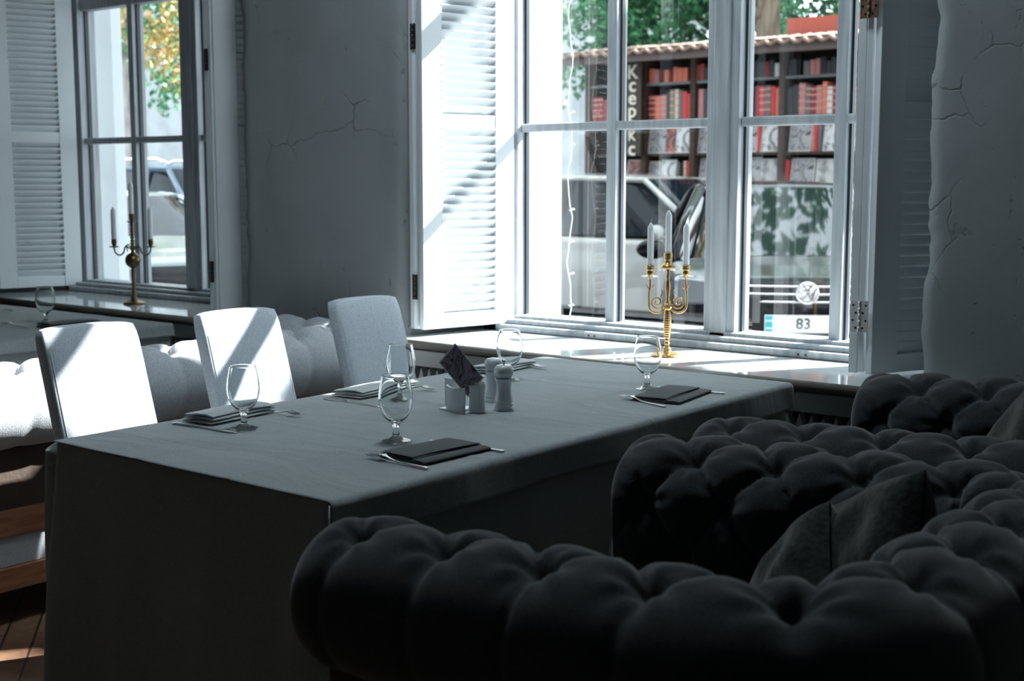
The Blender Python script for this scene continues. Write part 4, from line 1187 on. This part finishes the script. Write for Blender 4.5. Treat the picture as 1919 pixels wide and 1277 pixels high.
# books, one object each
BC = {'red': (.62, .04, .04), 'dark red': (.28, .03, .04), 'orange': (.72, .18, .10), 'black': (.012, .012, .014), 'grey': (.14, .14, .16), 'cream': (.62, .54, .46), 'white': (.70, .70, .70),
      'brown': (.16, .09, .07), 'charcoal': (.03, .035, .04), 'rose': (.50, .20, .20), 'olive': (.24, .22, .15)}
BM = {k: mat(k.replace(' ', '_')+'_cover', v, .5) for k, v in BC.items()}
M['spineband'] = mat('spine_band', (.60, .30, .22), .5)
ordn = ['first', 'second', 'third', 'fourth', 'fifth', 'sixth', 'seventh', 'eighth', 'ninth', 'tenth', 'eleventh', 'twelfth', 'thirteenth', 'fourteenth', 'fifteenth', 'sixteenth', 'seventeenth', 'eighteenth', 'nineteenth', 'twentieth', 'twenty-first', 'twenty-second']
bays = [('sign', -10.11, -9.32), ('second', -9.25, -8.605), ('third', -8.535, -7.405), ('fourth', -7.335, -6.335), ('fifth', -6.265, -5.04)]
def book(x, wd, h, z, c, label, grp, y=.02, dp=.20):
    b = MB(); b.box(-wd/2, wd/2, 0, dp, 0, h); o = b.build('book', BM[c]); o.location = (x, KY+y, z)
    bv = o.modifiers.new('b', 'BEVEL'); bv.width = min(.006, wd*.2); bv.segments = 2
    if h > .2 and random.random() < .45:
        q = MB()
        for k in (.18, .42, .66, .86): q.box(-wd/2-.0015, wd/2+.0015, -.0015, .02, h*k, h*(k+.055))
        q.build('spine_band', M['spineband'], o)
    tag(o, label, 'book', grp)
def fill(rowname, z, hmin, hmax, pal, wmin, wmax, bay, x0, x1, gaps=.0):
    x = x0+.02; i = 0
    while x < x1-.05 and i < 22:
        wd = random.uniform(wmin, wmax); c = random.choice(pal)
        if random.random() < gaps: x += wd
        book(x+wd/2, wd-.004, random.uniform(hmin, hmax), z, c, '%s book on the %s shelf of the kiosk, %s bay, %s from its post' % (c, rowname, bay, ordn[i]), 'books on the kiosk shelves')
        x += wd; i += 1
p_dark = ['black', 'charcoal', 'charcoal', 'grey', 'dark red', 'rose', 'black', 'white']
p_red = ['black', 'dark red', 'red', 'charcoal', 'rose', 'dark red', 'grey', 'orange', 'charcoal']
for nm, x0, x1 in bays:
    if nm == 'sign':
        fill('upper', 2.151, .26, .34, ['dark red', 'dark red', 'charcoal'], .06, .10, nm, x0, x1); continue
    fill('top', 2.601, .15, .20, (['orange', 'black', 'rose', 'orange'] if nm == 'second' else p_dark), .055, .085, nm, x0, x1, .15)
    if nm == 'second':
        x = x0+.02
        for i, (c, wd, h) in enumerate((('dark red', .09, .30), ('orange', .09, .29), ('rose', .08, .30), ('charcoal', .05, .33), ('olive', .07, .36), ('cream', .06, .36), ('grey', .05, .34), ('red', .07, .33), ('red', .05, .30))):
            book(x+wd/2, wd-.004, h, 2.151, c, '%s book on the upper kiosk shelf beside the sign, %s from the sign' % (c, ordn[i]), 'books on the kiosk shelves'); x += wd
    else:
        fill('upper', 2.151, .30, .37, p_red+(['red', 'white', 'rose'] if nm == 'fourth' else []), .055, .085, nm, x0, x1)
# magazines and picture books face-out
PM = [print_mat('grey_photo', [(.05, .05, .06), (.45, .45, .48), (.15, .15, .17), (.7, .7, .72)], 6), print_mat('pale_photo', [(.75, .75, .76), (.7, .7, .72), (.12, .12, .13), (.8, .8, .8)], 5),
      print_mat('red_dark_photo', [(.02, .015, .015), (.08, .03, .03), (.65, .12, .06), (.03, .02, .02)], 7), print_mat('soft_landscape', [(.08, .08, .09), (.55, .55, .56), (.78, .78, .78)], 3)]
def mag(x, wd, h, z, mi, label, y=.05):
    b = MB(); b.box(-wd/2, wd/2, 0, .02, 0, h); o = b.build('picture_book', BM['white']); o.location = (x, KY+y, z+.004); o.rotation_euler.x = R(-9)
    q = MB(); q.box(-wd/2+.012, wd/2-.012, -.002, .0, .012, h-.012); q.build('cover_picture', PM[mi], o)
    tag(o, label, 'book', 'face-out picture books in the kiosk')
mags = [(-9.12, .26, .36, 1.726, 0, 'grey photographic book face-out beside the sign, upper row'), (-8.93, .17, .37, 1.726, 2, 'red and dark picture book face-out, upper row by the grey one'), (-8.74, .24, .37, 1.726, 1, 'white narrow picture book face-out, upper row before the post'),
        (-8.42, .22, .34, 1.726, 0, 'dark-on-white picture book just beyond the second post, upper row'), (-8.12, .26, .34, 1.726, 3, 'pale picture book hidden partly by the window post, upper row'), (-7.86, .28, .30, 1.726, 0, 'white-framed grey photo book face-out, upper row of the third bay'), (-7.55, .24, .36, 1.726, 1, 'white book with a fine tree-like mark, upper row of the third bay'),
        (-7.16, .28, .36, 1.726, 0, 'pale book with dark bow shape, upper row beyond the third post'), (-6.72, .30, .36, 1.726, 1, 'plain whitish picture book, upper row of the fourth bay end'), (-6.45, .2, .34, 1.726, 3, 'soft grey picture book at the fourth bay post, upper row'),
        (-9.17, .17, .30, 1.331, 0, 'dark grey picture book face-out, lower row beside the sign'), (-8.96, .22, .32, 1.331, 1, 'whitish picture book face-out, lower row of the second bay'), (-9.47, .22, .32, 1.331, 2, 'black and red picture book below the sign'),
        (-8.40, .22, .34, 1.331, 0, 'black and white portrait book, lower row past the second post'), (-7.80, .26, .34, 1.331, 0, 'grey figure photo book, lower row of the third bay'), (-7.54, .28, .32, 1.331, 3, 'misty landscape photo book, lower row of the third bay'),
        (-7.12, .30, .32, 1.331, 0, 'grey picture book with pale edge, lower row of the fourth bay'), (-6.78, .34, .31, 1.331, 3, 'wide pale landscape book, lower row of the fourth bay'), (-8.10, .25, .31, 1.331, 1, 'white picture book mostly behind the window post, lower row')]
for a in mags: mag(*a)
for x, c, z, h in ((-8.655, 'red', 1.331, .30), (-8.70, 'cream', 1.331, .30), (-8.80, 'grey', 1.331, .29), (-7.69, 'red', 1.726, .33), (-7.33+.02, 'red', 1.331, .30), (-6.985, 'rose', 1.726, .35), (-6.945, 'red', 1.726, .36), (-6.90, 'grey', 1.726, .34)):
    book(x, .036, h, z, c, '%s upright book between face-out picture books, by the %s at %s row' % (c, {-8.655: 'second post', -8.70: 'second post', -8.80: 'white book', -7.69: 'window post', -7.31: 'third post', -6.985: 'bow-shape book', -6.945: 'bow-shape book', -6.90: 'whitish book'}[round(x, 3)], 'upper' if z > 1.5 else 'lower'), 'books on the kiosk shelves', y=.04)
fill('bottom', .951, .28, .33, ['orange', 'orange', 'rose', 'charcoal', 'brown', 'orange'], .06, .09, 'fourth', -7.335, -6.335)
fill('bottom', .951, .24, .30, ['brown', 'charcoal', 'dark red'], .06, .09, 'third', -8.0, -7.405)

# ------------------------------------------------------------------ trees
def foliage(name, blobs, m, n_per, size, parent, seed=1):
    rnd = random.Random(seed); mb = MB(); vs = mb.v
    for (cx, cy, cz, rx, ry, rz, cnt) in blobs:
        for i in range(int(cnt*n_per)):
            while True:
                p = Vector((rnd.uniform(-1, 1), rnd.uniform(-1, 1), rnd.uniform(-1, 1)))
                if p.length <= 1: break
            c = Vector((cx+p.x*rx, cy+p.y*ry, cz+p.z*rz))
            # clumping
            if size not in (.10, .104) and noise.noise(c*1.9+Vector((seed, 0, 0))) < .03: continue
            n = Vector((rnd.gauss(0, 1), rnd.gauss(0, 1), rnd.gauss(0, 1)+.6)).normalized(); t = n.orthogonal().normalized(); t.rotate(Matrix.Rotation(rnd.uniform(0, 6.3), 3, n)); b_ = n.cross(t)
            s = size*rnd.uniform(.6, 1.3); k = len(vs)
            for q in (t*s, b_*s*.5, -t*s, -b_*s*.5): vs.append(tuple(c+q))
            mb.f.append((k, k+1, k+2, k+3)); mb.sm.append(False); mb.mi.append(0)
    return mb.build(name, m, parent, fix=False)
def tree(x, y, h, r0, label, m, blobs, n_per, size, bark='bark', seed=1):
    r = empty('tree', (x, y, -.15)); tag(r, label, 'tree', 'trees along the street')
    t = MB(); t.tube([(0, 0, 0), (.04, .02, h*.3), (-.05, .03, h*.6), (.02, 0, h)], [r0*1.25, r0, r0*.85, r0*.5], 16)
    tr = t.build('trunk', M[bark], r)
    br = MB()
    rnd = random.Random(seed)
    for k in range(7):
        a = rnd.uniform(0, 6.28); l = rnd.uniform(1.0, 2.2); z = h*rnd.uniform(.55, .98)
        br.tube([(0, 0, z), (math.cos(a)*l*.5, math.sin(a)*l*.5, z+.35*l), (math.cos(a)*l, math.sin(a)*l, z+.5*l)], [r0*.4, r0*.25, r0*.1], 8)
    br.build('branches', M[bark], tr)
    foliage('foliage', [(a-x, b-y, c+.15, d, e, g_, n) for a, b, c, d, e, g_, n in blobs], M[m], n_per, size, r, seed)
    return r
# behind the kiosk
tree(-9.15, 17.2, 6.5, .20, 'thick-trunked green tree rising behind the kiosk roof', 'leaf_green', [(-9.6, 18.4, 5.9, 3.0, 2.0, 2.6, 1), (-11.6, 18.6, 5.0, 1.8, 1.5, 1.9, .7)], 17000, .075, seed=3)
tree(-11.2, 19.5, 6.0, .15, 'dark evergreen tree behind the kiosk beside the near window post', 'leaf_dark', [(-11.6, 19.0, 4.3, 2.0, 1.2, 1.4, 1), (-9.0, 20.5, 4.4, 2.4, 1.2, 1.6, 1)], 14000, .075, seed=5)
tree(-6.9, 19.8, 6.0, .14, 'golden-leaved tree at the kiosk end', 'leaf_gold', [(-7.4, 19.2, 5.0, 1.0, 1.0, 1.3, 1)], 6000, .07, seed=6)
tree(-14.5, 17.0, 6.0, .14, 'light green tree seen through the first pane of the near window', 'leaf_green', [(-14.0, 17.5, 4.2, 2.2, 1.5, 1.9, 1)], 14000, .07, seed=8)
# outside the far window
tree(-17.3, 12.2, 6.0, .17, 'pale-barked street tree outside the far window', 'leaf_green', [(-17.4, 12.6, 4.5, 1.5, 1.2, 2.2, 1)], 9000, .065, 'barkpale', seed=9)
tree(-15.2, 13.4, 6.5, .15, 'autumn tree with orange leaves outside the far window', 'leaf_autumn', [(-15.4, 12.6, 4.3, 2.1, 1.4, 1.9, 1)], 16000, .06, seed=11)
tree(-17.0, 16.0, 4.0, .12, 'dark bushy tree below the orange one outside the far window', 'leaf_dark', [(-17.4, 15.6, 2.5, 1.9, 1.2, 1.25, 1)], 8000, .07, seed=12)
# tall street trees whose crowns stand above the view: they shade the far window and part of the near one, and mirror in the black car
tree(3.4, 9.3, 6.2, .17, 'street tree beside the near window whose low branch shades the long table', 'leaf_green', [(-.62, 8.1, 4.86, .50, .22, .36, .5), (.12, 8.1, 4.78, .52, .22, .36, .5), (4.0, 9.4, 6.4, 1.8, 1.4, 1.3, .6)], 9000, .10, seed=21)
tree(-2.6, 9.9, 6.6, .18, 'street tree with a high golden crown shading the far window', 'leaf_gold', [(-3.05, 9.7, 6.3, 2.1, 1.2, 2.1, 1)], 15000, .104, seed=22)
tree(-4.6, 12.9, 8.0, .2, 'broad street tree whose crown hangs over the parked cars', 'leaf_green', [(-5.2, 10.0, 8.2, 3.6, 3.2, 1.3, 1), (-5.4, 13.6, 7.2, 3.0, 1.4, 1.6, .6)], 7000, .15, seed=23)
tree(-9.8, 10.9, 8.0, .2, 'golden street tree over the parked cars', 'leaf_gold', [(-9.6, 9.6, 7.6, 2.6, 2.8, 1.3, 1)], 5000, .15, seed=24)
# far buildings
b = MB(); b.box(-40, -16, 27, 30, -.15, 9); o = b.build('far_building', M['far']); tag(o, 'pale wall of a building far behind the trees', 'building')

print('built', len(COL.objects))
